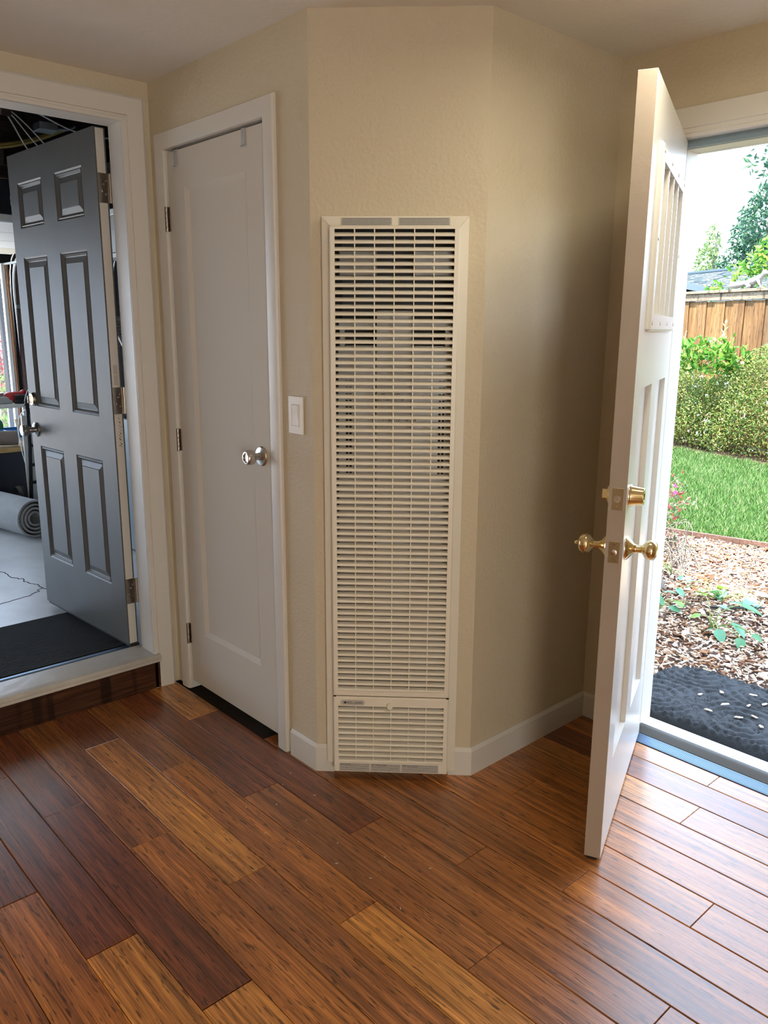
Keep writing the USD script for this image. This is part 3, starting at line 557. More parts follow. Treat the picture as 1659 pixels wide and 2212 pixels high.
# ------------------------------------------------------------------ door_3: white outside door, open into the room (local x from the free edge to the hinges, front faces outdoors)
u3 = np.array([.392, -.920]); hg3 = np.array([-1.3752, 2.5367]); w3, T3, z3 = .8056, .0445, .012
o3 = hg3 + u3*w3
d3 = thing('door_3', 'white outside door with four narrow lites and brass knobs, open into the room', 'door', (*o3, z3), math.degrees(math.atan2(.920, -.392)), kind='structure')
lp3, lq = (.105, .350, .255, 1.304), (.455, .700, .255, 1.304)
obj(d3, 'door_slab', slab(w3, 2.03, T3, [lp3, lq], [(.001, .016)], holes=[(.150, .655, 1.490, 1.860)]), M['door_x'], smooth=False)
R0, R1, Q0, Q1 = .112, .693, 1.449, 1.900
obj(d3, 'edge_band', bx(-.0008, .0004, .0005, T3-.0005, .001, 2.029), M['edge'], smooth=False, label='beige door edge with shade put into its colour')
for nm, y0, y1 in (('lite_frame', -.013, .006), ('lite_frame', T3-.006, T3+.010)):
    fr_ = obj(d3, nm, cut(bx(R0, R1, y0, y1, Q0, Q1, .006), bx(.152, .653, -.2, .3, 1.492, 1.858)), M['door_x'], smooth=20)
    if y0 < 0:
        for x in np.linspace(.135, .670, 4):
            for z in (1.470, 1.880): obj(fr_, 'screw_cap', moved(lathe([(0, 0), (.0058, 0), (.005, -.0018), (0, -.0022)], 14, 'y'), (x, -.0128, z)), M['label'])
        for x in (.131, .674): obj(fr_, 'screw_cap', moved(lathe([(0, 0), (.0058, 0), (.005, -.0018), (0, -.0022)], 14, 'y'), (x, -.0128, 1.675)), M['label'])
for k in (1, 2, 3):
    x = .152 + .501*k/4; obj(d3, 'muntin', bx(x-.009, x+.009, -.012, T3+.008, 1.490, 1.860, .003), M['door_x'])
obj(d3, 'pane', bx(.150, .655, .020, .024, 1.490, 1.860), M['pane'])
for z, nm in ((1.033, 'bolt_plate'), (.893, 'latch_plate')):
    pl = obj(d3, nm, cut(cut(bx(-.0020, .001, .0085, .0360, z-.0285, z+.0285, .0004), turned(moved(lathe([(0, -.02), (.0095, -.02), (.0095, .02), (0, .02)], 24, 'x'), (0, .02225, z)), 0))), M['brass_d'])
    obj(pl, 'bolt', moved(lathe([(0, 0), (.0085, 0), (.0085, -.001 if nm == 'bolt_plate' else -.006), (0, -.0015 if nm == 'bolt_plate' else -.009)], 20, 'x'), (.0005, .02225, z)), M['nickel'])
    for dz in (-.0215, .0215): obj(pl, 'screw', moved(lathe([(0, 0), (.0035, 0), (.003, -.0008), (0, -.0009)], 12, 'x'), (-.0020, .02225, z+dz)), M['steel'])
kx3 = .060
bk = [(0, 0), (.033, 0), (.0325, -.003), (.026, -.010), (.0135, -.020), (.0105, -.026), (.0105, -.040), (.015, -.044), (.0235, -.050), (.0270, -.060), (.0250, -.071), (.017, -.078), (0, -.080)]
obj(d3, 'knob', moved(lathe(bk, 40, 'y'), (kx3, 0, .893)), M['brass'], smooth=40)
bi = turned(lathe(bk, 40, 'y'), 180, (0, 0, 1)); obj(d3, 'knob', cat(moved(bi, (kx3, T3, .893)), bx(kx3-.006, kx3+.006, T3+.078, T3+.090, .887, .899, .003)), M['brass'], smooth=40)
obj(d3, 'deadbolt', moved(lathe([(0, 0), (.030, 0), (.0295, -.003), (.0265, -.006), (.0225, -.034), (.021, -.036), (.012, -.036), (.011, -.034), (0, -.034)], 36, 'y'), (kx3, 0, 1.033)), M['brass'], smooth=40)
tt = turned(lathe([(0, 0), (.031, 0), (.030, -.005), (.022, -.011), (0, -.012)], 32, 'y'), 180, (0, 0, 1))
obj(d3, 'thumb_turn', cat(moved(tt, (kx3, T3, 1.033)), bx(kx3-.004, kx3+.004, T3+.010, T3+.026, 1.020, 1.046, .002)), M['brass'])
for z in (.17, 1.0, 1.80): obj(d3, 'hinge', moved(lathe([(0, 0), (.007, 0), (.007, .1), (0, .1)], 14), (w3+.004, T3+.004, z)), M['brass'])
obj(d3, 'door_sweep', bx(.006, w3-.006, .010, T3-.006, -.0105, .002), M['rubber'])
# threshold at the outside door: ribbed aluminium strip, grey gasket slope, white outer sill
th = thing('threshold', 'ribbed aluminium strip and white raised sill across the outside doorway', 'threshold', (DX0, 2.488, 0))
L3 = DX1-DX0-.003
obj(th, 'metal_strip', cat(bx(.002, L3, 0, .061, -.012, .0030), ), M['alu'])
for k in range(9): obj(th, 'rib', bx(.002, L3, .004+k*.0062, .0072+k*.0062, .0028, .0048, .0006), M['alu'])
gz = Polygon([(0, -.03), (0, .004), (.018, .020), (.026, .0245), (.034, .026), (.036, -.03)]); gm = extrude(gz, L3-.002); v = gm.vertices.copy(); gm.vertices = np.stack([.002+v[:, 2], .064+v[:, 0], v[:, 1]], 1); gm.fix_normals()
obj(th, 'gasket', gm, M['gasket']); obj(th, 'front_edge', bx(.002, L3, -.0035, .0005, -.012, .0012), M['gap'])
gz = Polygon([(0, -.06), (0, .0255), (.010, .027), (.075, .020), (.082, .014), (.082, -.06)]); gm = extrude(gz, L3-.002); v = gm.vertices.copy(); gm.vertices = np.stack([.002+v[:, 2], .100+v[:, 0], v[:, 1]], 1); gm.fix_normals()
obj(th, 'outer_sill', gm, M['white_out'])

# ------------------------------------------------------------------ the garage
GF = .12
struct('garage_floor', cut(bx(-7.9, GX-.001, -2.6, 3.5, -.1, GF), bx(-9, -8.9, 0, 1, 0, 1)), M['concrete'])
crack = [(-4.75, 1.28), (-4.62, 1.335), (-4.50, 1.335), (-4.46, 1.36), (-4.33, 1.375), (-4.27, 1.40), (-4.20, 1.395), (-4.13, 1.43), (-4.05, 1.44), (-3.98, 1.50)]
def crack_strip(pts, wd, seed):
    g = np.random.default_rng(seed); p = np.array(pts); q = []
    for i in range(len(p)-1):
        for t in np.linspace(0, 1, 5, endpoint=False): q.append(p[i]*(1-t)+p[i+1]*t + g.normal(size=2)*.006)
    q = np.array(q); return LineString(q).buffer(wd, 1)
m = extrude(crack_strip(crack, .0024, 1), .0012); ck = top('floor_crack', moved(m, (0, 0, GF)), M['gap'], kind='structure')
m = extrude(crack_strip([(-4.20, 1.395), (-4.12, 1.30), (-4.10, 1.20), (-4.06, 1.08)], .0015, 2), .0012); top('floor_crack', moved(m, (0, 0, GF)), M['gap'], kind='structure')
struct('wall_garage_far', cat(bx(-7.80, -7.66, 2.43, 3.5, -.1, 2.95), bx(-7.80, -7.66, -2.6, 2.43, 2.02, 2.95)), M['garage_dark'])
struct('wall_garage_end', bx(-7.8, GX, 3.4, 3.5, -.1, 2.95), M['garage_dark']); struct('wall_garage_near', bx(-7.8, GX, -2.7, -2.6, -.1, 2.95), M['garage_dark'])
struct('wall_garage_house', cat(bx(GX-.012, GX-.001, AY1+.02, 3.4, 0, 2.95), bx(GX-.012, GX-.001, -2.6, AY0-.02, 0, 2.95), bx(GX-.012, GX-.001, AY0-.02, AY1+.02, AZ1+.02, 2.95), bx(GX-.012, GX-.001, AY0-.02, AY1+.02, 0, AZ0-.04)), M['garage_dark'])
gr = thing('garage_ceiling', None, None, (0, 0, 0), kind='structure')
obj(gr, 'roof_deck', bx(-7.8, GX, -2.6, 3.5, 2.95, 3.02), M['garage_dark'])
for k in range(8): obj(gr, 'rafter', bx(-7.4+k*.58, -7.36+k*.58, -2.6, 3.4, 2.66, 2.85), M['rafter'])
for k in range(3): obj(gr, 'brace', turned(bx(-.6, .6, -.02, .02, -.045, .045), [24, -30, 18][k], (0, 1, 0)).apply_translation([-4.35-.75*k, 1.30+.22*k, 2.62]), M['rafter'])
# header boards above the garage opening, posts and track beside it
hdr = thing('garage_door', 'white sectional garage door rolled up flat overhead inside the garage opening', 'garage door', (-7.42, -2.40, 2.06))
for k in range(4): obj(hdr, 'section', bx(k*.565, k*.565+.558, 0, 4.86, 0, .045, .006), M['gwhite' if k else 'cream'])
struct('trim_9', bx(-7.70, -7.655, -2.5, 2.43, 1.985, 2.10, .004), M['gwhite'])
for nm, lab, mat, y0, y1, z1, x in (('garage_jamb', 'pale grey jamb at the edge of the garage opening', 'gwhite', 2.430, 2.462, 2.0, -7.66), ('wooden_post', 'orange-brown wooden post beside the garage opening', 'gwood', 2.464, 2.484, 1.99, -7.64),
        ('brown_post', 'dark brown wall stud behind the curved door track', 'gbrown', 2.530, 2.585, 2.35, -7.66)):
    top(nm, bx(x, x+.05, y0, y1, GF, z1, .003), M[mat], lab, 'post')
top('whiteboard', bx(-7.60, -7.575, 2.590, 2.83, GF, 1.97, .003), M['gwhite'], 'tall white board standing against the far garage wall beside the track', 'board')
tk = thing('door_track', 'curved galvanised garage door track beside the opening', 'track', (-7.57, 2.508, GF))
path = [(0, 0, .0), (0, 0, .9), (0, 0, 1.62), (.02, 0, 1.76), (.07, 0, 1.86), (.17, 0, 1.92), (.40, 0, 1.945), (1.2, 0, 1.95), (2.2, 0, 1.95)]
obj(tk, 'rail', tube(np.vstack([np.linspace(path[0], path[2], 4)[:-1], spline(path[2:], 40)]), .012, 8), M['gwhite'])
obj(tk, 'rail', tube(np.vstack([np.linspace((-.02, -.02, 0), (-.02, -.02, 1.62), 4)[:-1], spline([(-.02, -.02, 1.62), (.0, -.02, 1.78), (.05, -.02, 1.89), (.15, -.02, 1.955), (.40, -.02, 1.98), (2.2, -.02, 1.985)], 40)]), .006, 6), M['track'])
obj(tk, 'bracket', bx(-.05, .30, -.06, -.028, 1.865, 1.88), M['track']); obj(tk, 'bracket', bx(-.01, .02, .0, .06, 1.50, 1.53), M['track'])
# shelf and what stands on and under it
sh = thing('shelf_rack', 'white metal shelf rack against the garage opening', 'shelf', (-7.26, 1.22, GF))
for z in (.70, .43): obj(sh, 'shelf', cut(bx(0, .40, 0, 1.07, z, z+.03, .003), bx(.01, .39, .01, 1.06, z-.1, z+.024)), M['gwhite'])
for x in (0, .37):
    for y in (0, 1.04): obj(sh, 'post', bx(x-.003, x+.033, y-.003, y+.033, 0, .725), M['gwhite'])
SZ = GF+.7302
sw_ = thing('mitre_saw', 'grey and black mitre saw on top of the white shelf', 'saw', (-7.05, 2.04, SZ))
obj(sw_, 'base', bx(-.15, .15, -.16, .16, 0, .06, .01), M['greyp']); obj(sw_, 'table', lathe([(0, .06), (.13, .06), (.13, .085), (0, .085)], 28), M['greyp'])
obj(sw_, 'blade_guard', moved(lathe([(0, -.02), (.115, -.02), (.12, 0), (.115, .02), (0, .02)], 28, 'x'), (0, -.02, .20)), M['black']); obj(sw_, 'handle', tube(spline([(0, .05, .24), (0, .10, .31), (0, .06, .37), (0, -.02, .36), (0, -.06, .31)], 24), .018, 10), M['black'])
rd = thing('red_tool', 'red and black power tool case beside the mitre saw', 'tool', (-6.94, 2.235, SZ))
obj(rd, 'body', turned(tri(chain([((0, -.05, .05), .045), ((0, .04, .05), .045)], [((0, .04, .06), .03), ((0, .06, .085), .025)])), 0), M['redp'], smooth=40); obj(rd, 'motor', moved(lathe([(0, -.05), (.035, -.05), (.038, 0), (.035, .05), (0, .05)], 20, 'y'), (.05, .02, .038)), M['black'])
S2Z = GF+.4602
top('green_disc', moved(lathe([(0, -.03), (.075, -.03), (.085, 0), (.075, .03), (0, .03)], 28, 'x'), (-7.02, 2.055, S2Z+.085)), M['green'], 'round green plastic reel under the shelf', 'reel')
bb_ = thing('blue_bin', 'shallow blue plastic bin on the lower shelf', 'bin', (-6.98, 2.19, S2Z))
obj(bb_, 'tub', cut(bx(-.12, .12, -.085, .085, 0, .055, .008), bx(-.11, .11, -.075, .075, .008, .2)), M['blue']); obj(bb_, 'rim', cut(bx(-.128, .128, -.093, .093, .050, .060, .004), bx(-.11, .11, -.075, .075, -.1, .2)), M['blue'])
top('cardboard_flap', moved(turned(bx(-.03, .03, -.003, .003, 0, .13), 12, (1, 0, 0)), (-6.93, 2.24, S2Z+.012)), M['yellow'], 'ochre scrap of card sticking up out of the blue bin', 'cardboard', smooth=False)
bn = thing('workbench', 'low bench with wooden top and dark navy front', 'workbench', (-6.70, .9, GF))
obj(bn, 'front_panel', bx(.36, .39, 0, 1.17, 0, .425), M['navy']); obj(bn, 'side_panel', bx(0, .36, 1.13, 1.17, 0, .425), M['navy']); obj(bn, 'side_panel', bx(0, .36, 0, .04, 0, .425), M['navy'])
obj(bn, 'top_board', bx(0, .41, -.01, .6, .425, .462, .002), M['benchtop']); obj(bn, 'top_board', bx(0, .41, .603, 1.19, .425, .462, .002), M['benchtop'])
def roll(name, p0, p1, r, turns, mat, label, cat_):
    p0, p1 = np.array(p0, float), np.array(p1, float); d = p1-p0; Ln = np.linalg.norm(d); ax = d/Ln; sd = np.cross([0, 0, 1.], ax); sd /= np.linalg.norm(sd); upv = np.cross(ax, sd)
    a = np.linspace(0, turns*2*math.pi, int(turns*40)); rr = r*(.28+.72*a/a[-1]); th_ = r*.09
    outer = np.stack([rr*np.cos(a), rr*np.sin(a)], 1); inner = np.stack([(rr-th_)*np.cos(a), (rr-th_)*np.sin(a)], 1); N = len(a); V, F = [], []
    for e in (p0, p1):
        for q in (outer, inner): V += [e + sd*x + upv*y for x, y in q]
    for i in range(N-1):
        o0, i0_, o1, i1_ = i, N+i, 2*N+i, 3*N+i
        F += [(o0, o0+1, o1+1), (o0, o1+1, o1), (i0_, i1_+1, i0_+1), (i0_, i1_, i1_+1), (o0, i0_+1, o0+1), (o0, i0_, i0_+1), (o1, o1+1, i1_+1), (o1, i1_+1, i1_)]
    top(name, T(np.array(V), np.array(F), process=False), mat, label, cat_, smooth=50)
roll('carpet_roll', (-6.16, 1.575, GF+.135), (-5.28, 1.75, GF+.135), .135, 4, M['carpet'], 'thick roll of grey carpet lying on the garage floor', 'carpet')
roll('underlay_roll', (-6.50, 1.15, GF+.56), (-6.36, 2.03, GF+.525), .062, 3, M['felt'], 'brown roll of underlay lying on the low bench', 'carpet')
hk = thing('hand_truck', 'black steel hand truck standing behind the free edge of the grey door', 'hand truck', (-5.86, 2.00, GF))
for y in (-.045, .255): obj(hk, 'rail', tube(np.array([(-.10+.0, y, .05), (-.02, y, .5), (.0, y, .78)]), .013, 10), M['black'])
obj(hk, 'handle_loop', tube(spline([(0, -.045, .78), (.01, -.035, .88), (.015, .03, .955), (.015, .18, .955), (.01, .245, .88), (0, .255, .78)], 30), .015, 10), M['black'])
for z in (.25, .38, .52, .66): obj(hk, 'crossbar', bx(-.09+z*.11, -.075+z*.11, -.045, .255, z-.010, z+.010), M['black'])
obj(hk, 'toe_plate', bx(-.10, .12, -.06, .27, .005, .015), M['black'])
for y in (-.10, .31): obj(hk, 'wheel', moved(lathe([(0, -.025), (.10, -.025), (.11, 0), (.10, .025), (0, .025)], 24, 'y'), (-.16, y, .11)), M['rubber'])
top('white_board', bx(-6.06, -6.04, 1.97, 2.25, GF, GF+.72), M['gwhite'], 'white board standing behind the black hand truck', 'board')
def wire(name, pts, r, mat, label, group=None): top(name, tube(spline(pts, 36), r, 6), M[mat], label, 'cable', group)
wire('hanging_cord', [(-5.87, 2.03, .95), (-6.0, 2.02, .90), (-6.17, 1.99, .80), (-6.16, 1.985, .60), (-6.15, 2.02, .42), (-6.14, 2.06, .33)], .004, 'cable', 'white cord hanging beside the black hand truck')
wire('white_cable', [(-4.74, 1.59, 2.585), (-4.72, 1.66, 2.46), (-4.70, 1.71, 2.37), (-4.67, 1.79, 2.30), (-4.6, 1.95, 2.20)], .0045, 'cable', 'white cable dropping steeply from the lamp fixture, left-hand one')
wire('white_cable', [(-4.74, 1.60, 2.585), (-4.72, 1.68, 2.50), (-4.70, 1.74, 2.42), (-4.67, 1.82, 2.35), (-4.6, 1.92, 2.31)], .0035, 'cable', 'white cable dropping from the lamp fixture, middle one')
wire('white_cable', [(-4.74, 1.61, 2.59), (-4.70, 1.72, 2.49), (-4.68, 1.80, 2.40), (-4.64, 1.88, 2.30), (-4.58, 1.98, 2.2)], .0035, 'cable', 'white cable dropping from the lamp fixture, right-hand one')
wire('white_cable', [(-4.60, 1.62, 2.58), (-4.58, 1.74, 2.54), (-4.55, 1.86, 2.49), (-4.50, 2.00, 2.46), (-4.45, 2.12, 2.47)], .004, 'cable', 'white cable looped along the rafters above the grey door')
wire('white_cable', [(-4.45, 2.08, 2.60), (-4.46, 2.05, 2.45), (-4.44, 2.06, 2.32), (-4.42, 2.11, 2.22), (-4.40, 2.16, 2.19)], .0045, 'cable', 'white cable hanging in the gap behind the door hinges')
wire('yellow_cord', [(-5.4, 1.2, 2.48), (-5.2, 1.55, 2.46), (-5.0, 1.85, 2.50), (-4.9, 2.0, 2.57), (-5.0, 1.9, 2.53), (-5.3, 1.6, 2.49), (-5.5, 1.3, 2.52)], .010, 'yellowcord', 'looped yellow cord tucked under the garage rafters')
fx = thing('lamp_fixture', 'white end of a strip lamp fixture under the garage rafters', 'lamp', (-4.78, 1.05, 2.58)); obj(fx, 'housing', bx(-.06, .06, 0, .55, 0, .05, .006), M['gwhite']); obj(fx, 'tube', moved(lathe([(0, 0), (.013, 0), (.013, .5), (0, .5)], 14, 'y'), (0, .02, -.014)), M['gwhite'])
ju = thing('junction_box', 'small steel junction box between the rafters', 'box', (-4.70, 1.80, 2.49)); obj(ju, 'box', bx(-.05, .05, -.05, .05, 0, .04, .003), M['track']); obj(ju, 'conduit', tube(np.array([(0, .05, .02), (.0, .12, .03), (0, .16, .05)]), .008, 8), M['track'])
cb = thing('steel_cabinet', 'blue-grey steel cabinet seen in the gap behind the door hinges', 'cabinet', (-4.62, 2.06, GF+.02)); obj(cb, 'body', bx(0, .35, 0, .5, 0, .80, .006), M['bluegrey']); obj(cb, 'corner_strip', bx(.352, .358, -.02, .012, 0, .80), M['gwhite']); obj(cb, 'plinth', bx(.02, .33, .02, .48, -.02, 0), M['black'])
vb = thing('louvred_vent', 'white slatted vent seen in the gap between the door and its frame', 'vent', (-4.62, 2.04, 1.36))
for k in range(9): obj(vb, 'slat', turned(bx(-.01, .01, 0, .24, 0, .008), 20, (0, 1, 0)).apply_translation([0, 0, k*.018]), M['gwhite'])
obj(vb, 'back', bx(-.03, -.015, 0, .24, -.418, .165), M['greyp'])
top('ladder_rail', turned(bx(-.01, .01, -.006, .006, -.35, .35), 24, (1, 0, 0)).apply_translation([-4.50, 2.16, 1.15]), M['gwhite'], 'thin slanting white rail behind the door hinges', 'rail')
sb = thing('storage_box', 'grey box on a white shelf board high behind the door hinges', 'box', (-4.55, 2.02, 1.86)); obj(sb, 'box', bx(0, .2, 0, .3, 0, .20, .006), M['greyp']); obj(sb, 'lid', bx(-.006, .206, -.006, .306, .20, .235, .006), M['gwhite'])
top('shelf_board', bx(-4.62, -4.25, 2.0, 3.4, 1.835, 1.858), M['gwhite'], 'white shelf board carrying a grey box in the garage', 'shelf')
# ribbed mat just inside the garage
mt = thing('ribbed_mat', 'black ribbed rubber-backed mat on the garage floor at the door sill', 'doormat', (-3.42, .93, GF))
obj(mt, 'backing', bx(-.315, .275, -.62, .50, 0, .006, .002), M['rubber'])
for k in range(36): obj(mt, 'rib', bx(-.300+k*.0157, -.2895+k*.0157, -.605, .485, .005, .0105, .0022), M['ribmat'])
obj(mt, 'metal_edge', bx(.275, .292, -.62, .475, 0, .010, .002), M['alu'])

# ------------------------------------------------------------------ outdoors: ground, mulch, mat
EDGE = lambda x: 5.80 + .185*(x+2.55)                # line of the edging board
HB = lambda x: 9.66 - .343*(x+4.55)                  # line of the hedge's foot
FN = lambda x: 11.13 - .360*(x+5.35)                 # line of the fence
def strip_poly(f0, f1, xa, xb, n=12):
    xs = np.linspace(xa, xb, n); return Polygon([(x, f0(x)) for x in xs] + [(x, f1(x)) for x in xs[::-1]])
def grid(poly, h, z, amp, seed, sc=6.):
    x0_, y0_, x1_, y1_ = poly.bounds; xs = np.arange(x0_, x1_+h, h); ys = np.arange(y0_, y1_+h, h); X, Y = np.meshgrid(xs, ys, indexing='ij')
    Z = z + amp*(meshkit.fbm(np.stack([X*sc, Y*sc, 0*X], -1), 3, seed)-.5); n = len(ys); idx = np.arange(X.size).reshape(X.shape)
    a, b, c, d = idx[:-1, :-1].ravel(), idx[1:, :-1].ravel(), idx[1:, 1:].ravel(), idx[:-1, 1:].ravel()
    P = np.stack([X, Y, Z], -1).reshape(-1, 3); f = np.concatenate([np.stack([a, b, c], 1), np.stack([a, c, d], 1)]); import shapely
    ctr = P[f].mean(1); keep = shapely.contains_xy(poly, ctr[:, 0], ctr[:, 1]); return T(P, f[keep], process=False)
top('ground', cut(bx(-45, 30, 2.646, 60, -.40, -.14), bx(-50, -49, 0, 1, 0, 1)), M['lawn_soil'], kind='structure')
top('driveway', bx(-40, -7.81, -12, 6, -.2, .02), M['step'], kind='structure')
top('mulch_bed', grid(strip_poly(lambda x: 2.646 if x > -2.98 else 3.56, lambda x: EDGE(x), -7, 3, 80), .08, -.088, .03, 3), M['mulch_soil'], kind='structure', smooth=True)
top('lawn_bed', grid(strip_poly(lambda x: EDGE(x)+.02, lambda x: HB(x)+.15, -11, 4), .12, -.075, .04, 5), M['lawn_soil'], kind='structure', smooth=True)
top('hedge_bed', grid(strip_poly(lambda x: HB(x)-.02, lambda x: FN(x)+.3, -13, 5), .12, -.07, .05, 6), M['mulch_soil'], kind='structure', smooth=True)
struct('footing', bx(DX0-.6, DX1+1.2, 2.646, 2.80, -.3, -.052, .006), M['step'])
struct('eave', cat(bx(XA-6, XR+2, YD+.05, YD+.62, H+.16, H+.24)), M['trim'])
ed = thing('edging_board', 'dark brown timber edging between the mulch and the lawn', 'edging', (-5, EDGE(-5), -.10))
aE = math.degrees(math.atan(.185))
for k in range(4): obj(ed, 'board', turned(bx(k*1.83, k*1.83+1.822, 0, .022, -.03, .062+.004*(k % 2), .003), aE), M['curb'])
cr = np.random.default_rng(21)
def chip_mesh(P, L, Wd, Th, yaw, tilt, rolla):
    n = len(P); pr_ = np.array([[-.5, -.35], [-.1, -.5], [.5, -.2], [.42, .42], [-.3, .5]])
    c = pr_[None]*cr.uniform(.75, 1.25, (n, 5, 2)); v = np.zeros((n, 10, 3)); v[:, :5, :2] = c; v[:, 5:, :2] = c*.92; v[:, 5:, 2] = 1
    v[..., 0] *= L[:, None]; v[..., 1] *= Wd[:, None]; v[..., 2] *= Th[:, None]
    ct, st = np.cos(tilt)[:, None], np.sin(tilt)[:, None]; x, z = v[..., 0]*ct - v[..., 2]*st, v[..., 0]*st + v[..., 2]*ct; v[..., 0], v[..., 2] = x, z
    ct, st = np.cos(rolla)[:, None], np.sin(rolla)[:, None]; y, z = v[..., 1]*ct - v[..., 2]*st, v[..., 1]*st + v[..., 2]*ct; v[..., 1], v[..., 2] = y, z
    ct, st = np.cos(yaw)[:, None], np.sin(yaw)[:, None]; x, y = v[..., 0]*ct - v[..., 1]*st, v[..., 0]*st + v[..., 1]*ct; v[..., 0], v[..., 1] = x, y
    v += P[:, None]; f = []
    for i in range(5): j = (i+1) % 5; f += [(i, j, 5+j), (i, 5+j, 5+i)]
    f += [(5, 6, 7), (5, 7, 8), (5, 8, 9), (0, 2, 1), (0, 3, 2), (0, 4, 3)]; f = np.array(f)
    return pieces(T(v.reshape(-1, 3), (f[None]+np.arange(n)[:, None, None]*10).reshape(-1, 3), process=False), 10)
def scatter(n, xa, xb, f0, f1):
    x = cr.uniform(xa, xb, n); y = f0(x) + (f1(x)-f0(x))*cr.uniform(0, 1, n); return np.stack([x, y, 0*x], 1)
P = np.vstack([scatter(42000, -3.6, .2, lambda x: 2.81+0*x, lambda x: EDGE(x)-.01), scatter(5000, -7, -3.6, lambda x: 2.81+0*x, lambda x: EDGE(x)-.01), scatter(5000, .2, 3, lambda x: 2.81+0*x, lambda x: EDGE(x)-.01)]); P = P[(P[:, 0] > -2.98) | (P[:, 1] > 3.56)]; n = len(P)
P[:, 2] = -.092 + cr.uniform(0, .028, n); big = cr.random(n) < .12
L = np.where(big, cr.uniform(.035, .075, n), cr.uniform(.012, .04, n)); Wd = np.where(big, cr.uniform(.012, .026, n), cr.uniform(.004, .013, n))
top('wood_chip_mulch', chip_mesh(P, L, Wd, cr.uniform(.0015, .005, n), cr.uniform(0, 6.3, n), cr.normal(0, .22, n), cr.normal(0, .35, n)), M['chips'], 'pale wood chip mulch covering the ground outside the door', 'mulch', kind='stuff', smooth=False)
# black coir mat: thick rounded rectangle with swirled pile
ms = np.random.default_rng(4); mx0, mx1, my0, my1 = -1.66, -.30, 2.79, 3.36
gx, gy = np.meshgrid(np.linspace(mx0, mx1, 210), np.linspace(my0, my1, 96), indexing='ij')
def rr_d(x, y, r=.17): 
    cx_, cy_ = (mx0+mx1)/2, (my0+my1)/2; qx = np.abs(x-cx_)-(mx1-mx0)/2+r; qy = np.abs(y-cy_)-(my1-my0)/2+r
    return np.hypot(np.maximum(qx, 0), np.maximum(qy, 0)) + np.minimum(np.maximum(qx, qy), 0) - r
sd_ = rr_d(gx, gy); sw1 = meshkit.fbm(np.stack([gx*5, gy*5, 0*gx], -1), 2, 8); ringp = np.sin((np.hypot((gx % .34)-.17, (gy-2.78) % .34-.17)*150) + sw1*9)
Zm = -.052 + .034*np.clip(-sd_/.03, 0, 1)**.5 + .0045*ringp*(sd_ < -.02) + .007*(meshkit.noise(np.stack([gx*70, gy*70, 0*gx], -1), 2)-.5)
edge = (sd_ > -.055) & (sd_ < -.006); Zm = np.where(edge, Zm + .004*np.sin((gx+gy)*190), Zm)
idx = np.arange(gx.size).reshape(gx.shape); a, b, c, d = idx[:-1, :-1].ravel(), idx[1:, :-1].ravel(), idx[1:, 1:].ravel(), idx[:-1, 1:].ravel()
f = np.concatenate([np.stack([a, b, c], 1), np.stack([a, c, d], 1)]); Pm = np.stack([gx, gy, Zm], -1).reshape(-1, 3); f = f[(sd_.ravel()[f] < .002).all(1)]
dm = thing('doormat', 'thick black coir doormat with rounded corners on the mulch outside', 'doormat', (-.98, 3.075, -.075)); obj(dm, 'pile', at((-.98, 3.075, -.075), T(Pm, f, process=False)), M['coir'], smooth=True)
obj(dm, 'backing', at((-.98, 3.075, -.075), extrude(sbox(mx0+.17, my0+.17, mx1-.17, my1-.17).buffer(.162), .02, trimesh.transformations.translation_matrix((0, 0, -.072)))), M['rubber'])
fb_n = 2600; fx_ = ms.uniform(mx0, mx1, fb_n); fy_ = ms.uniform(my0, my1, fb_n); ok = rr_d(fx_, fy_) < -.01; fx_, fy_ = fx_[ok], fy_[ok]; fbn = len(fx_)
obj(dm, 'fibres', at((-.98, 3.075, -.075), leaves(np.stack([fx_, fy_, -.022+0*fx_], 1), rdir(fbn, .5, ms), rdir(fbn, 0, ms), ms.uniform(.008, .022, fbn), .0022)), M['coir'], smooth=False, kind='stuff')
proto = None
for k, (x, y, r) in enumerate([(-1.25, 3.22, 20), (-1.18, 3.17, 70), (-1.10, 3.20, 110), (-1.04, 3.24, 15), (-1.0, 3.10, 40), (-1.08, 3.08, 95), (-1.16, 3.03, 160), (-1.20, 2.98, 30), (-1.11, 2.97, 140), (-1.03, 2.96, 10), (-.98, 2.99, 75), (-1.29, 3.05, 55), (-1.35, 3.15, 130), (-1.31, 2.95, 5), (-.93, 3.12, 60), (-.90, 3.22, 100), (-.95, 3.02, 150), (-1.22, 3.11, 85), (-1.14, 3.27, 35), (-.86, 3.05, 20), (-1.40, 3.06, 70), (-.99, 3.17, 125)]):
    z = -.0135
    if proto is None or k % 3 == 0:
        q = chip_mesh(np.zeros((1, 3)), np.array([ms.uniform(.022, .042)]), np.array([ms.uniform(.010, .018)]), np.array([.003]), np.zeros(1), np.zeros(1), np.zeros(1))
    p_ = thing('wood_chip', 'stray pale wood chip lying on the black doormat', 'wood chip', (x, y, z), r, 'wood chips on the black doormat'); obj(p_, 'chip', q, M['chips'], smooth=False)
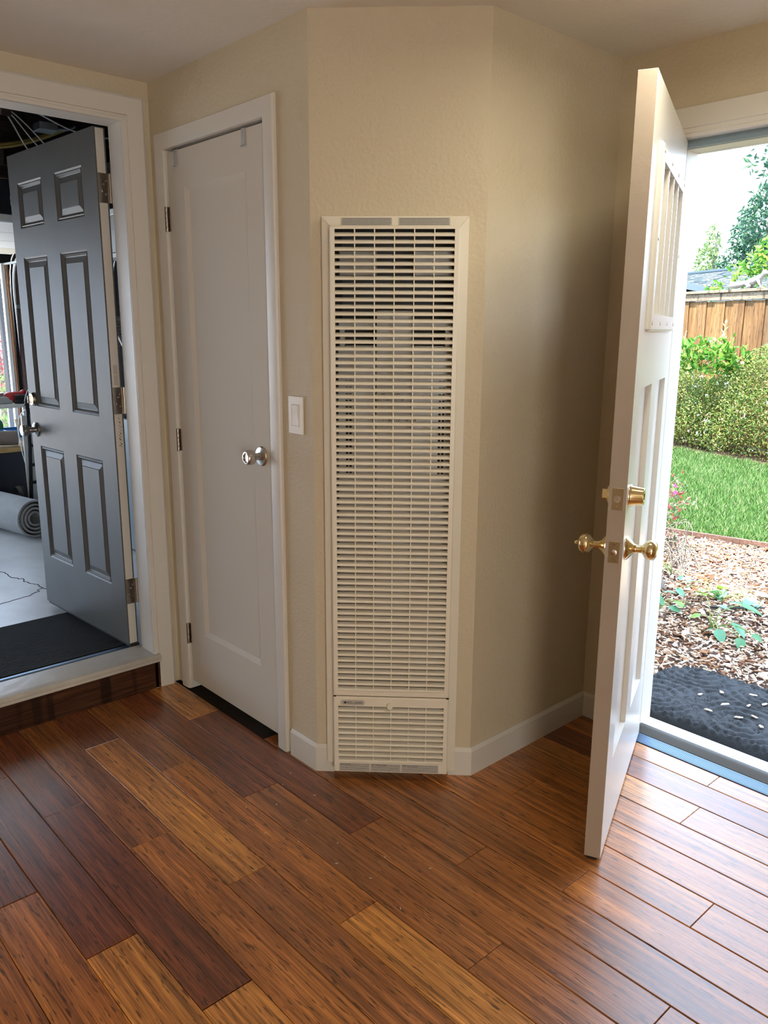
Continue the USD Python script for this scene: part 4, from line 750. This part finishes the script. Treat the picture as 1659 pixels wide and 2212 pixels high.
# crumbs on the floor by the heater
cps = [(-1.86, 1.40), (-1.77, 1.30), (-1.90, 1.28), (-1.70, 1.22), (-1.80, 1.17), (-1.62, 1.30), (-1.55, 1.24), (-1.95, 1.20), (-1.48, 1.36), (-1.44, 1.27), (-1.30, 1.25), (-1.98, 1.36), (-1.68, 1.05), (-1.36, 1.42), (-2.02, 1.42), (-1.78, 1.04)]
for k, (x, y) in enumerate(cps):
    p_ = thing('crumb', 'tiny pale crumb of straw on the wooden floor near the heater', 'crumb', (x, y, .0002), float(cr.uniform(0, 180)), 'pale crumbs on the floor near the heater'); obj(p_, 'crumb', bx(-.004, .004, -.0009, .0009, 0, .0014, .0003), M['cream'])

# ------------------------------------------------------------------ lawn, plants
gl = np.random.default_rng(31)
def lawn(n, xa, xb, size):
    x = gl.uniform(xa, xb, n); y = EDGE(x)+.03 + (HB(x)+.05-EDGE(x))*gl.uniform(0, 1, n)**1.15; d = rdir(n, 1.3, gl); z = -.075+0*x
    return leaves(np.stack([x, y, z], 1), d, rdir(n, 0, gl), gl.uniform(.6, 1.25, n)*size, .0075*gl.uniform(.7, 1.3, n), .1)
top('lawn', cat(lawn(90000, -6.3, -1.4, .075), lawn(12000, -10, -6.3, .09), lawn(16000, -1.4, 4, .09)), M['grass'], 'bright green lawn grass between the mulch and the hedge', 'grass', kind='stuff', smooth=False)
hgr = np.random.default_rng(41)
def hedge_pts(n, xa, xb):
    x = hgr.uniform(xa, xb, n); h = 1.12 + .14*np.sin(x*1.7+1) + .10*np.sin(x*4.1) + .22*np.exp(-((x+3.85)/.42)**2)
    t = hgr.uniform(0, 1, n)**.75; z = t*h; dep = 1.0*np.sqrt(np.clip(1-(t-.42)**2*1.9, .05, 1)); s = hgr.uniform(0, 1, n)**.6
    lump = .22*(meshkit.noise(np.stack([x*3.2, z*3.2, 0*x], -1), 5)-.4); yb_ = HB(x)+.72
    return np.stack([x, yb_ - dep*.62*s - lump*s + .25*(1-s), z-.06], 1)
hd = thing('hedge', 'loose flowering hedge with small yellow-green leaves in front of the fence', 'hedge', (-4.5, 10.2, -.08))
hp_ = at((-4.5, 10.2, -.08), trimesh.PointCloud(np.vstack([hedge_pts(52000, -6.9, -2.6), hedge_pts(9000, -11, -6.9), hedge_pts(11000, -2.6, 3)]))).vertices
nh = len(hp_); obj(hd, 'foliage', leaves(np.array(hp_), rdir(nh, .35, hgr), rdir(nh, .3, hgr), hgr.uniform(.022, .05, nh), hgr.uniform(.012, .022, nh)), M['hedge'], smooth=False, kind='stuff')
canes, cl_p, cl_d = [], [], []
for k in range(150):
    x = hgr.uniform(-7.4, -2.2); base = np.array([x, HB(x)+hgr.uniform(.35, .8), -.1]); tip = base + [hgr.normal(0, .35), hgr.normal(-.25, .25), hgr.uniform(.7, 1.32)]
    mid = (base+tip)/2 + [hgr.normal(0, .08), hgr.normal(0, .08), .15]; p_ = spline([base, mid, tip], 14); canes.append(tube(p_, np.linspace(.006, .0022, 14), 4, False))
    for q in range(5, 14): cl_p.append(p_[q]); cl_d.append(hgr.normal(size=3))
for k in range(7):                                               # long arching sprays over the top
    x = [-6.0, -5.6, -5.2, -4.9, -4.5, -3.9, -3.7][k]; base = np.array([x, HB(x)+.5, .8]); tip = base + [[.7, .9, .6, -.6, .5, .2, .1][k], -.25, [.32, .15, .35, .4, .2, .62, .55][k]]
    p_ = spline([base, (base+tip)/2+[0, 0, .22], tip], 24); canes.append(tube(p_, np.linspace(.005, .002, 24), 4, False))
    for q in range(4, 24):
        for w_ in range(2): cl_p.append(p_[q]); cl_d.append(hgr.normal(size=3)+[0, 0, .3])
hl = np.array([-4.5, 10.2, -.08]); obj(hd, 'stems', at(hl, cat(*canes)), M['stem'], kind='stuff')
nc = len(cl_p); obj(hd, 'spray_leaves', at(hl, leaves(np.array(cl_p), np.array(cl_d), rdir(nc, .3, hgr), hgr.uniform(.03, .05, nc), .02)), M['hedge'], smooth=False, kind='stuff')
fp = hedge_pts(330, -6.9, -2.6); fp[:, 1] -= .05; fp[:, 2] += .06; fp = np.repeat(fp, 4, 0) + hgr.normal(0, .012, (1320, 3)); obj(hd, 'flowers', at(hl, leaves(fp, rdir(1320, .3, hgr), rdir(1320, .3, hgr), .026, .018)), M['petal'], smooth=False, kind='stuff')
def crown(c, rad, n, size, g, up=.1, shell=.5):
    d = g.normal(size=(n, 3)); d /= np.linalg.norm(d, axis=1, keepdims=True); r = g.uniform(shell**3, 1, n)**(1/3)
    lump = 1 + .55*(meshkit.noise(d*2.3+np.array(c)*.7, 3)-.5); p = np.array(c) + d*np.array(rad)*(r*lump)[:, None]
    return leaves(p, rdir(n, up, g), rdir(n, .3, g), g.uniform(.7, 1.3, n)*size, g.uniform(.4, .6, n)*size)
def tree(name, label, base, trunk_pts, r, crowns, mat, size, seed, cat_='tree'):
    g = np.random.default_rng(seed); b = np.array(base, float); t = thing(name, label, cat_, b)
    p_ = spline([np.zeros(3)] + [np.array(q) - b for q in trunk_pts], 20); obj(t, 'trunk', tube(p_, np.linspace(r, r*.25, 20), 10), M['bark'], smooth=60)
    brs = [tube(spline([p_[12], (p_[12]+np.array(c)-b)/2+[0, 0, .1], np.array(c)-b], 10), np.linspace(r*.4, r*.1, 10), 6) for c, *_ in crowns]
    for q in brs: obj(t, 'branch', q, M['bark'], smooth=60)
    obj(t, 'foliage', at(b, cat(*[crown(c, rad, n, z_[0] if z_ else size, g) for c, rad, n, *z_ in crowns])), M[mat], smooth=False, kind='stuff'); return t
bl = np.random.default_rng(51); bb = np.array([-4.75, 9.98, -.08]); bs = thing('citrus_shrub', 'bright green shrub with big glossy leaves growing up out of the hedge', 'shrub', bb)
obj(bs, 'stem', tube(np.array([(0, .42, 0), (.02, .40, .5), (0, .1, 1.05)]), [.02, .015, .01], 8), M['gstem'])
obj(bs, 'foliage', at(bb, cat(crown((-4.78, 9.86, 1.12), (.50, .22, .24), 330, .11, bl, .5), crown((-5.05, 9.95, 1.2), (.2, .18, .18), 60, .11, bl, .6))), M['bigleaf'], smooth=False)
for (dx, dy, z0_, z1_, nl, mt_, sz) in ((-.49, -.02, 1.12, 1.50, 12, 'paleleaf', .085), (.02, -.02, 1.20, 1.62, 11, 'paleleaf', .13), (.13, .0, 1.05, 1.46, 11, 'bigleaf', .13), (-.28, .0, 1.1, 1.40, 9, 'bigleaf', .10)):
    sp_ = obj(bs, 'shoot', tube(np.array([(dx-.02, dy, z0_-.2), (dx, dy, z0_), (dx+.03, dy, z1_)]), [.008, .006, .003], 6), M['gstem'])
    q = np.linspace(0, 1, nl); a = np.arange(nl)*2.4; pp = np.stack([dx+.03*q, dy+0*q, z0_+(z1_-z0_)*q], 1); dd = np.stack([np.cos(a), np.sin(a)*.6, .5+.9*q], 1); nn = np.stack([-np.cos(a)*.6, -np.sin(a)*.4, 1+0*a], 1)
    obj(sp_, 'leaf_cluster', leaves(pp, dd, nn, sz*(1-.45*q), sz*.42*(1-.4*q)), M[mt_], smooth=False)
# red-leaved shrub beside the lawn's corner, brown rock at its foot
rs = np.random.default_rng(61); rb = np.array([-2.92, 4.95, -.08]); sr = thing('red_leaved_shrub', 'loose shrub with red and green leaves and pink flowers at the lawn corner', 'shrub', rb)
tw = []
for k in range(34):
    a = rs.uniform(0, 6.28); tip = np.array([math.cos(a)*rs.uniform(.2, .52), math.sin(a)*rs.uniform(.15, .45), rs.uniform(.12, .62)]); tw.append(spline([(0, 0, 0), tip*[.4, .4, .6], tip], 10))
obj(sr, 'stems', cat(*[tube(p_, np.linspace(.006, .002, 10), 5, False) for p_ in tw]), M['bark'], kind='stuff')
lpos = np.vstack([p_[3:] for p_ in tw for _ in range(6)]); lpos = lpos + rs.normal(0, .022, lpos.shape); nl = len(lpos); obj(sr, 'foliage', leaves(lpos, rdir(nl, .4, rs), rdir(nl, .5, rs), rs.uniform(.028, .05, nl), rs.uniform(.018, .028, nl)), M['redleaf'], smooth=False, kind='stuff')
for k in range(9):
    c = tw[k*3][-1] + rs.normal(0, .02, 3); obj(sr, 'flower', leaves(np.repeat(c[None], 14, 0), rdir(14, .4, rs), rdir(14, 0, rs), .028, .007), M['magenta'], smooth=False)
tw2 = [spline([(.18, -.08, .02), (.3+.2*rs.random(), -.15*rs.random(), .25*rs.random()+.1), (.35+.22*rs.random(), -.2+.2*rs.random(), .02)], 10) for _ in range(26)]
obj(sr, 'dry_twigs', cat(*[tube(p_, .0028, 4, False) for p_ in tw2]), M['bark'], kind='stuff')
def rock(r, seed, sq=(1, 1, .7)):
    m = trimesh.creation.icosphere(3, r); v = m.vertices; m.vertices = v*(1+.5*(meshkit.fbm(v/r*1.4+seed, 3, seed)-.5))[:, None]*np.array(sq); return m
top('rock', moved(rock(.12, 3, (1.3, .9, .7)), (-2.66, 4.72, -.055)), M['stem'], 'rounded brown rock at the foot of the red-leaved shrub', 'rock', smooth=True)
stp = moved(lathe([(.20, -.06), (.165, .0), (.13, .10), (.115, .25), (.11, .52), (.09, .53), (0, .525)], 22), (-2.47, 4.38, -.06)); stp.vertices[:, :2] += .012*(meshkit.noise(stp.vertices*[30, 30, 6], 2)-.5)[:, None]
top('tree_stump', stp, M['bark'], 'grey barked tree stump beside the outside door frame', 'stump', smooth=50)
# broad-leaved trailing vines: every leaf its own piece
vr = np.random.default_rng(71); vcol = [foliage_mat(f'vine_leaf_{k}', [(0, c), (1, c)], .3, .3) for k, c in enumerate([(.12, .33, .19), (.17, .40, .26), (.09, .27, .12), (.20, .36, .05)])]
def broad_leaf(Ln, Wd_, fold=.18, curl=.15):
    t = np.array([0, .12, .3, .5, .72, .9, 1.0]); wv = np.array([.12, .72, 1.0, .95, .68, .3, .02])*Wd_/2; V, F = [], []
    for q, w_ in zip(t, wv): V += [(q*Ln, -w_, w_*fold - curl*Ln*q*q), (q*Ln, 0, -curl*Ln*q*q), (q*Ln, w_, w_*fold - curl*Ln*q*q)]
    for i in range(6):
        for j in (0, 1): a_ = i*3+j; F += [(a_, a_+3, a_+4), (a_, a_+4, a_+1)]
    return T(np.array(V, float), np.array(F), process=False)
def vine(label, base, sprigs):
    b = np.array(base, float); t = thing('trailing_vine', label, 'vine', b)
    for (x, y, z, Ln, yaw, pit, ci) in sprigs:
        s_ = obj(t, 'stem', tube(spline([(0, 0, -.01), (x*.5, y*.5, z*.6+.03), (x, y, z)], 9), .0028, 5), M['gstem'])
        lf = broad_leaf(Ln, Ln*.66); lf.apply_transform(trimesh.transformations.rotation_matrix(math.radians(pit), [0, 1, 0])); lf.apply_transform(trimesh.transformations.rotation_matrix(math.radians(vr.uniform(-18, 18)), [1, 0, 0])); lf.apply_transform(trimesh.transformations.rotation_matrix(math.radians(yaw), [0, 0, 1]))
        obj(t, 'leaf', moved(lf, (x, y, z)), vcol[ci], smooth=60)
def rs_(n, sx, sy, z0_, z1_, l0, l1): return [(vr.uniform(-sx, sx), vr.uniform(-sy, sy), vr.uniform(z0_, z1_), vr.uniform(l0, l1), vr.uniform(0, 360), vr.uniform(-5, 35), int(vr.integers(0, 4))) for _ in range(n)]
vine('broad-leaved green vine growing beside the grey tree stump', (-2.13, 4.02, -.07), rs_(15, .17, .12, .02, .15, .06, .085))
vine('upright broad-leaved seedling in the middle of the mulch, nearest the mat', (-1.80, 3.98, -.07), [(-.10, .12, .13, .10, 150, 10, 3), (.10, .10, .13, .12, 20, 12, 2), (.02, .05, .11, .07, 60, 10, 1), (.12, -.02, .07, .11, -20, 20, 0), (.08, -.09, .04, .09, -50, 25, 0), (.20, -.10, .03, .08, -60, 25, 2), (.24, -.06, .05, .06, -10, 15, 2), (.04, -.05, .02, .05, 200, 20, 0), (-.07, .02, .05, .06, 230, 10, 3)])
vine('low trail of blue-green vine leaves lying flat on the mulch behind the seedling', (-1.98, 4.50, -.07), rs_(13, .34, .16, .005, .05, .08, .12))
vine('small sprouting vine on the mulch between the stump and the rock', (-2.42, 4.72, -.07), rs_(6, .13, .06, .01, .06, .035, .06))
wire('drip_hose', [(-1.95, 4.28, -.062), (-1.86, 4.33, -.055), (-1.78, 4.42, -.056), (-1.74, 4.50, -.063)], .006, 'rubber', 'short length of black drip hose among the vine leaves')

# ------------------------------------------------------------------ fence, squirrel, neighbouring house, trees
fnc = thing('fence', 'orange-brown wooden board fence with a weathered cap rail', 'fence', (0, FN(0), -.08)); aF = math.degrees(math.atan(-.360)); ff = np.random.default_rng(81)
X = -9.0; k = 0
while X < 4.0:
    wdt = .165 if k % 2 else .175; dpt = 0 if k % 2 else .019
    obj(fnc, 'board', turned(bx(X-.012, X+wdt+.012, dpt-.019, dpt-.002, .02, 1.935+ff.uniform(-.004, .004), .002), aF), M[f'fence{int(ff.integers(0, 3))}']); X += wdt; k += 1
for a in np.arange(-9, 4, 2.44):
    obj(fnc, 'cap_rail', turned(bx(a, a+2.436, -.075, .075, 2.045, 2.083, .003), aF), M['fencecap']); obj(fnc, 'trim_rail', turned(bx(a, a+2.436, -.045, -.020, 1.945, 2.044, .003), aF), M['fencecap'])
    obj(fnc, 'post', turned(bx(a, a+.09, .02, .11, -.3, 2.04, .004), aF), M['fence0'])
eF = np.array([math.cos(math.radians(aF)), math.sin(math.radians(aF)), 0]); fz = 2.003
sq_b = np.array([-4.86, FN(-4.86), fz]); Q = lambda a, z, o=0: tuple(eF*a + np.array([-eF[1], eF[0], 0])*o + [0, 0, z])
body = chain([(Q(-.06, .075), .050), (Q(.02, .095), .052), (Q(.10, .125), .046), (Q(.15, .155), .032), (Q(.185, .185), .036), (Q(.222, .188), .022), (Q(.238, .182), .012)],
    [(Q(-.07, .07, -.02), .040), (Q(-.02, .030, -.035), .024), (Q(-.07, .012, -.035), .011), (Q(-.015, .006, -.038), .009)], [(Q(-.07, .07, .02), .040), (Q(-.03, .030, .035), .024), (Q(-.09, .012, .035), .011), (Q(-.03, .006, .038), .009)],
    [(Q(.10, .115, -.02), .028), (Q(.13, .06, -.028), .014), (Q(.17, .012, -.028), .009), (Q(.20, .006, -.028), .008)], [(Q(.10, .115, .02), .028), (Q(.12, .06, .028), .014), (Q(.14, .012, .028), .009), (Q(.17, .006, .028), .008)],
    [(Q(.178, .212, -.018), .010), (Q(.172, .230, -.022), .005)], [(Q(.178, .212, .018), .010), (Q(.172, .230, .022), .005)],
    [(Q(-.10, .075), .030), (Q(-.17, .065), .042), (Q(-.25, .060), .047), (Q(-.33, .055), .042), (Q(-.40, .052), .022)])
bm = tri(body.refine_to_length(.012)); trimesh.smoothing.filter_taubin(bm, iterations=8)
sqr = thing('squirrel', 'pale grey squirrel with a long bushy tail walking along the fence top', 'squirrel', sq_b); obj(sqr, 'body', bm, M['fur'], smooth=True)
for o in (-.022, .022): obj(sqr, 'eye', moved(trimesh.creation.icosphere(2, .005), Q(.205, .197, o*1.1)), M['ink'], smooth=True)
# neighbouring low building
nbh = thing('neighbour_house', 'low neighbouring building with grey-blue shingle roof and brown wall behind the fence', 'house', (-7.0, 15.5, -.1)); hb_ = np.array([-7.0, 15.5, -.1])
R_a, R_b = np.array([-9.9, 18.2, 2.70]), np.array([-3.4, 13.7, 2.58])         # ridge
rd_ = (R_b-R_a)/np.linalg.norm(R_b-R_a); dn = np.array([rd_[1], -rd_[0], 0]); dn = dn/np.linalg.norm(dn); dn = dn if dn[1] < 0 else -dn; slope = dn*1.0 + np.array([0, 0, -.34]); sl_n = np.cross(rd_, slope); sl_n = sl_n/np.linalg.norm(sl_n); sl_n = sl_n if sl_n[2] > 0 else -sl_n
RL = np.linalg.norm(R_b-R_a)
obj(nbh, 'roof', at(hb_, hexa([R_a, R_b, R_b+slope*2.6, R_a+slope*2.6], [p_-sl_n*.06 for p_ in (R_a, R_b, R_b+slope*2.6, R_a+slope*2.6)])), M['gutter'], smooth=False)
shs = []; sg = np.random.default_rng(91); su = slope/np.linalg.norm(slope)
for r_ in range(19):
    for c_ in range(int(RL/.16)):
        o_ = R_a + rd_*(c_*.16 + (.08 if r_ % 2 else 0) + sg.uniform(0, .012)) + su*(r_*.13); t_ = .010 + sg.uniform(0, .010)
        q4 = [o_, o_+rd_*.15, o_+rd_*.15+su*.15, o_+su*.15]; shs.append(([q4[0]+sl_n*.001, q4[1]+sl_n*.001, q4[2]+sl_n*t_, q4[3]+sl_n*t_], [q4[3]+sl_n*0, q4[2]+sl_n*0]))
SV, SF = [], []
for a_, b_ in shs:
    n_ = len(SV); SV += a_+b_; SF += [(n_, n_+1, n_+2), (n_, n_+2, n_+3), (n_+3, n_+2, n_+5), (n_+3, n_+5, n_+4)]
obj(nbh, 'shingles', at(hb_, pieces(T(np.array(SV), np.array(SF), process=False), 6)), M['shingle'], smooth=False, kind='stuff')
obj(nbh, 'ridge_cap', at(hb_, tube(np.array([R_a+[0, 0, .01], R_b+[0, 0, .01]]), .05, 8)), M['shingle'])
E1, E2 = np.array([-7.12, 13.30, 2.245]), np.array([-7.45, 15.25, 2.205])         # eave of the side wing
ed_ = (E2-E1)/np.linalg.norm(E2-E1); wn_ = np.array([-ed_[1], ed_[0], 0]); wn_ = wn_ if wn_[0] < 0 else -wn_
obj(nbh, 'wing_roof', at(hb_, hexa([E1, E2, E2+wn_*.75+[0, 0, .15], E1+wn_*.75+[0, 0, .15]], [E1-[0, 0, .05], E2-[0, 0, .05], E2+wn_*.75+[0, 0, .10], E1+wn_*.75+[0, 0, .10]])), M['shingle'], smooth=False)
obj(nbh, 'gutter', at(hb_, hexa([E1+[0, 0, .02]-wn_*.05, E2+[0, 0, .02]-wn_*.05, E2-[0, 0, .09]-wn_*.04, E1-[0, 0, .09]-wn_*.04], [E1+[0, 0, .02], E2+[0, 0, .02], E2-[0, 0, .09], E1-[0, 0, .09]])), M['gutter'])
obj(nbh, 'wing_wall', at(hb_, hexa([E1+wn_*.35-[0, 0, 2.3], E2+wn_*.35-[0, 0, 2.3], E2+wn_*.35, E1+wn_*.35], [E1+wn_*.45-[0, 0, 2.3], E2+wn_*.45-[0, 0, 2.3], E2+wn_*.45, E1+wn_*.45])), M['brownwall'])
obj(nbh, 'main_wall', at(hb_, hexa([R_a+slope*2.3-[0, 0, 1.95], R_b+slope*2.3-[0, 0, 1.95], R_b+slope*2.3, R_a+slope*2.3], [p_-dn*.1 for p_ in (R_a+slope*2.3-[0, 0, 1.95], R_b+slope*2.3-[0, 0, 1.95], R_b+slope*2.3, R_a+slope*2.3)])), M['brownwall'])
tree('airy_tree', 'thin pale-leaved tree rising alone above the shingle roof', (-11.45, 23.15, -.1), [(-11.45, 23.15, 2), (-11.4, 23.15, 4.2)], .09, [((-11.60, 23.10, 3.35), (.34, .36, .55), 420, .13), ((-11.47, 23.05, 3.95), (.22, .24, .45), 140, .12), ((-11.45, 23.05, 2.95), (.42, .4, .32), 220, .13)], 'lighttree', .13, 101)
tree('distant_tree', 'small distant tree low at the left behind the roof', (-14.0, 25.2, -.1), [(-14, 25.2, 2), (-14, 25.2, 3)], .09, [((-13.75, 25.2, 3.1), (.5, .5, .5), 320, .14), ((-13.0, 25.0, 2.95), (.35, .4, .25), 90, .13)], 'darktree', .14, 102)
tree('dark_tree', 'blue-green tree behind the right end of the shingle roof', (-9.65, 21.0, -.1), [(-9.65, 21.0, 2), (-9.6, 21.0, 4)], .14, [((-9.95, 21.1, 2.95), (.42, .5, .5), 420, .14), ((-9.55, 20.9, 3.75), (.34, .4, .65), 380, .14), ((-8.95, 20.7, 3.1), (.6, .6, .8), 800, .14)], 'darktree', .14, 103)
tree('teal_tree', 'tall dark tree cut by the right edge of the view', (-8.35, 19.5, -.1), [(-8.35, 19.5, 2), (-8.3, 19.5, 4)], .16, [((-8.45, 19.5, 3.9), (.52, .6, 1.0), 1200, .14)], 'darktree', .14, 104)
tree('leafy_bush', 'sunny yellow-green bush leaning over the fence behind the squirrel', (-5.05, 11.85, -.1), [(-5.05, 11.85, 1.2), (-5.0, 11.85, 2.2)], .06, [((-4.95, 11.85, 2.42), (.40, .34, .36), 380, .11), ((-5.33, 11.75, 2.18), (.22, .2, .22), 110, .11), ((-5.72, 11.75, 2.02), (.20, .15, .12), 50, .11), ((-4.5, 11.7, 2.5), (.5, .4, .5), 420, .11)], 'bigleaf', .11, 105, 'bush')
tree('overhanging_tree', 'garden tree whose blue-green leaf sprays hang in at the upper right', (-2.25, 9.3, -.1), [(-2.25, 9.3, 1.5), (-2.2, 9.3, 3.5)], .11, [((-3.44, 8.33, 3.02), (.34, .3, .34), 380, .07), ((-3.42, 8.33, 2.62), (.16, .15, .16), 60, .07), ((-2.75, 8.95, 3.6), (.70, .5, .55), 800, .08), ((-2.2, 9.2, 4.2), (1.0, .9, .7), 900, .09)], 'darktree', .08, 106)
# seen through the garage doorway
tree('red_maple', 'red-leaved maple outside the garage opening', (-11.2, 3.45, 0), [(-11.2, 3.45, .6), (-11.2, 3.4, 1.6)], .07, [((-11.3, 3.35, 1.55), (1.0, .9, .95), 2600, .07)], 'maple', .07, 107)
tree('green_bush', 'low yellow-green bush under the red maple outside the garage', (-10.6, 3.1, 0), [(-10.6, 3.1, .2), (-10.6, 3.1, .5)], .03, [((-10.6, 3.1, .55), (.5, .5, .45), 900, .06)], 'lighttree', .06, 108, 'bush')
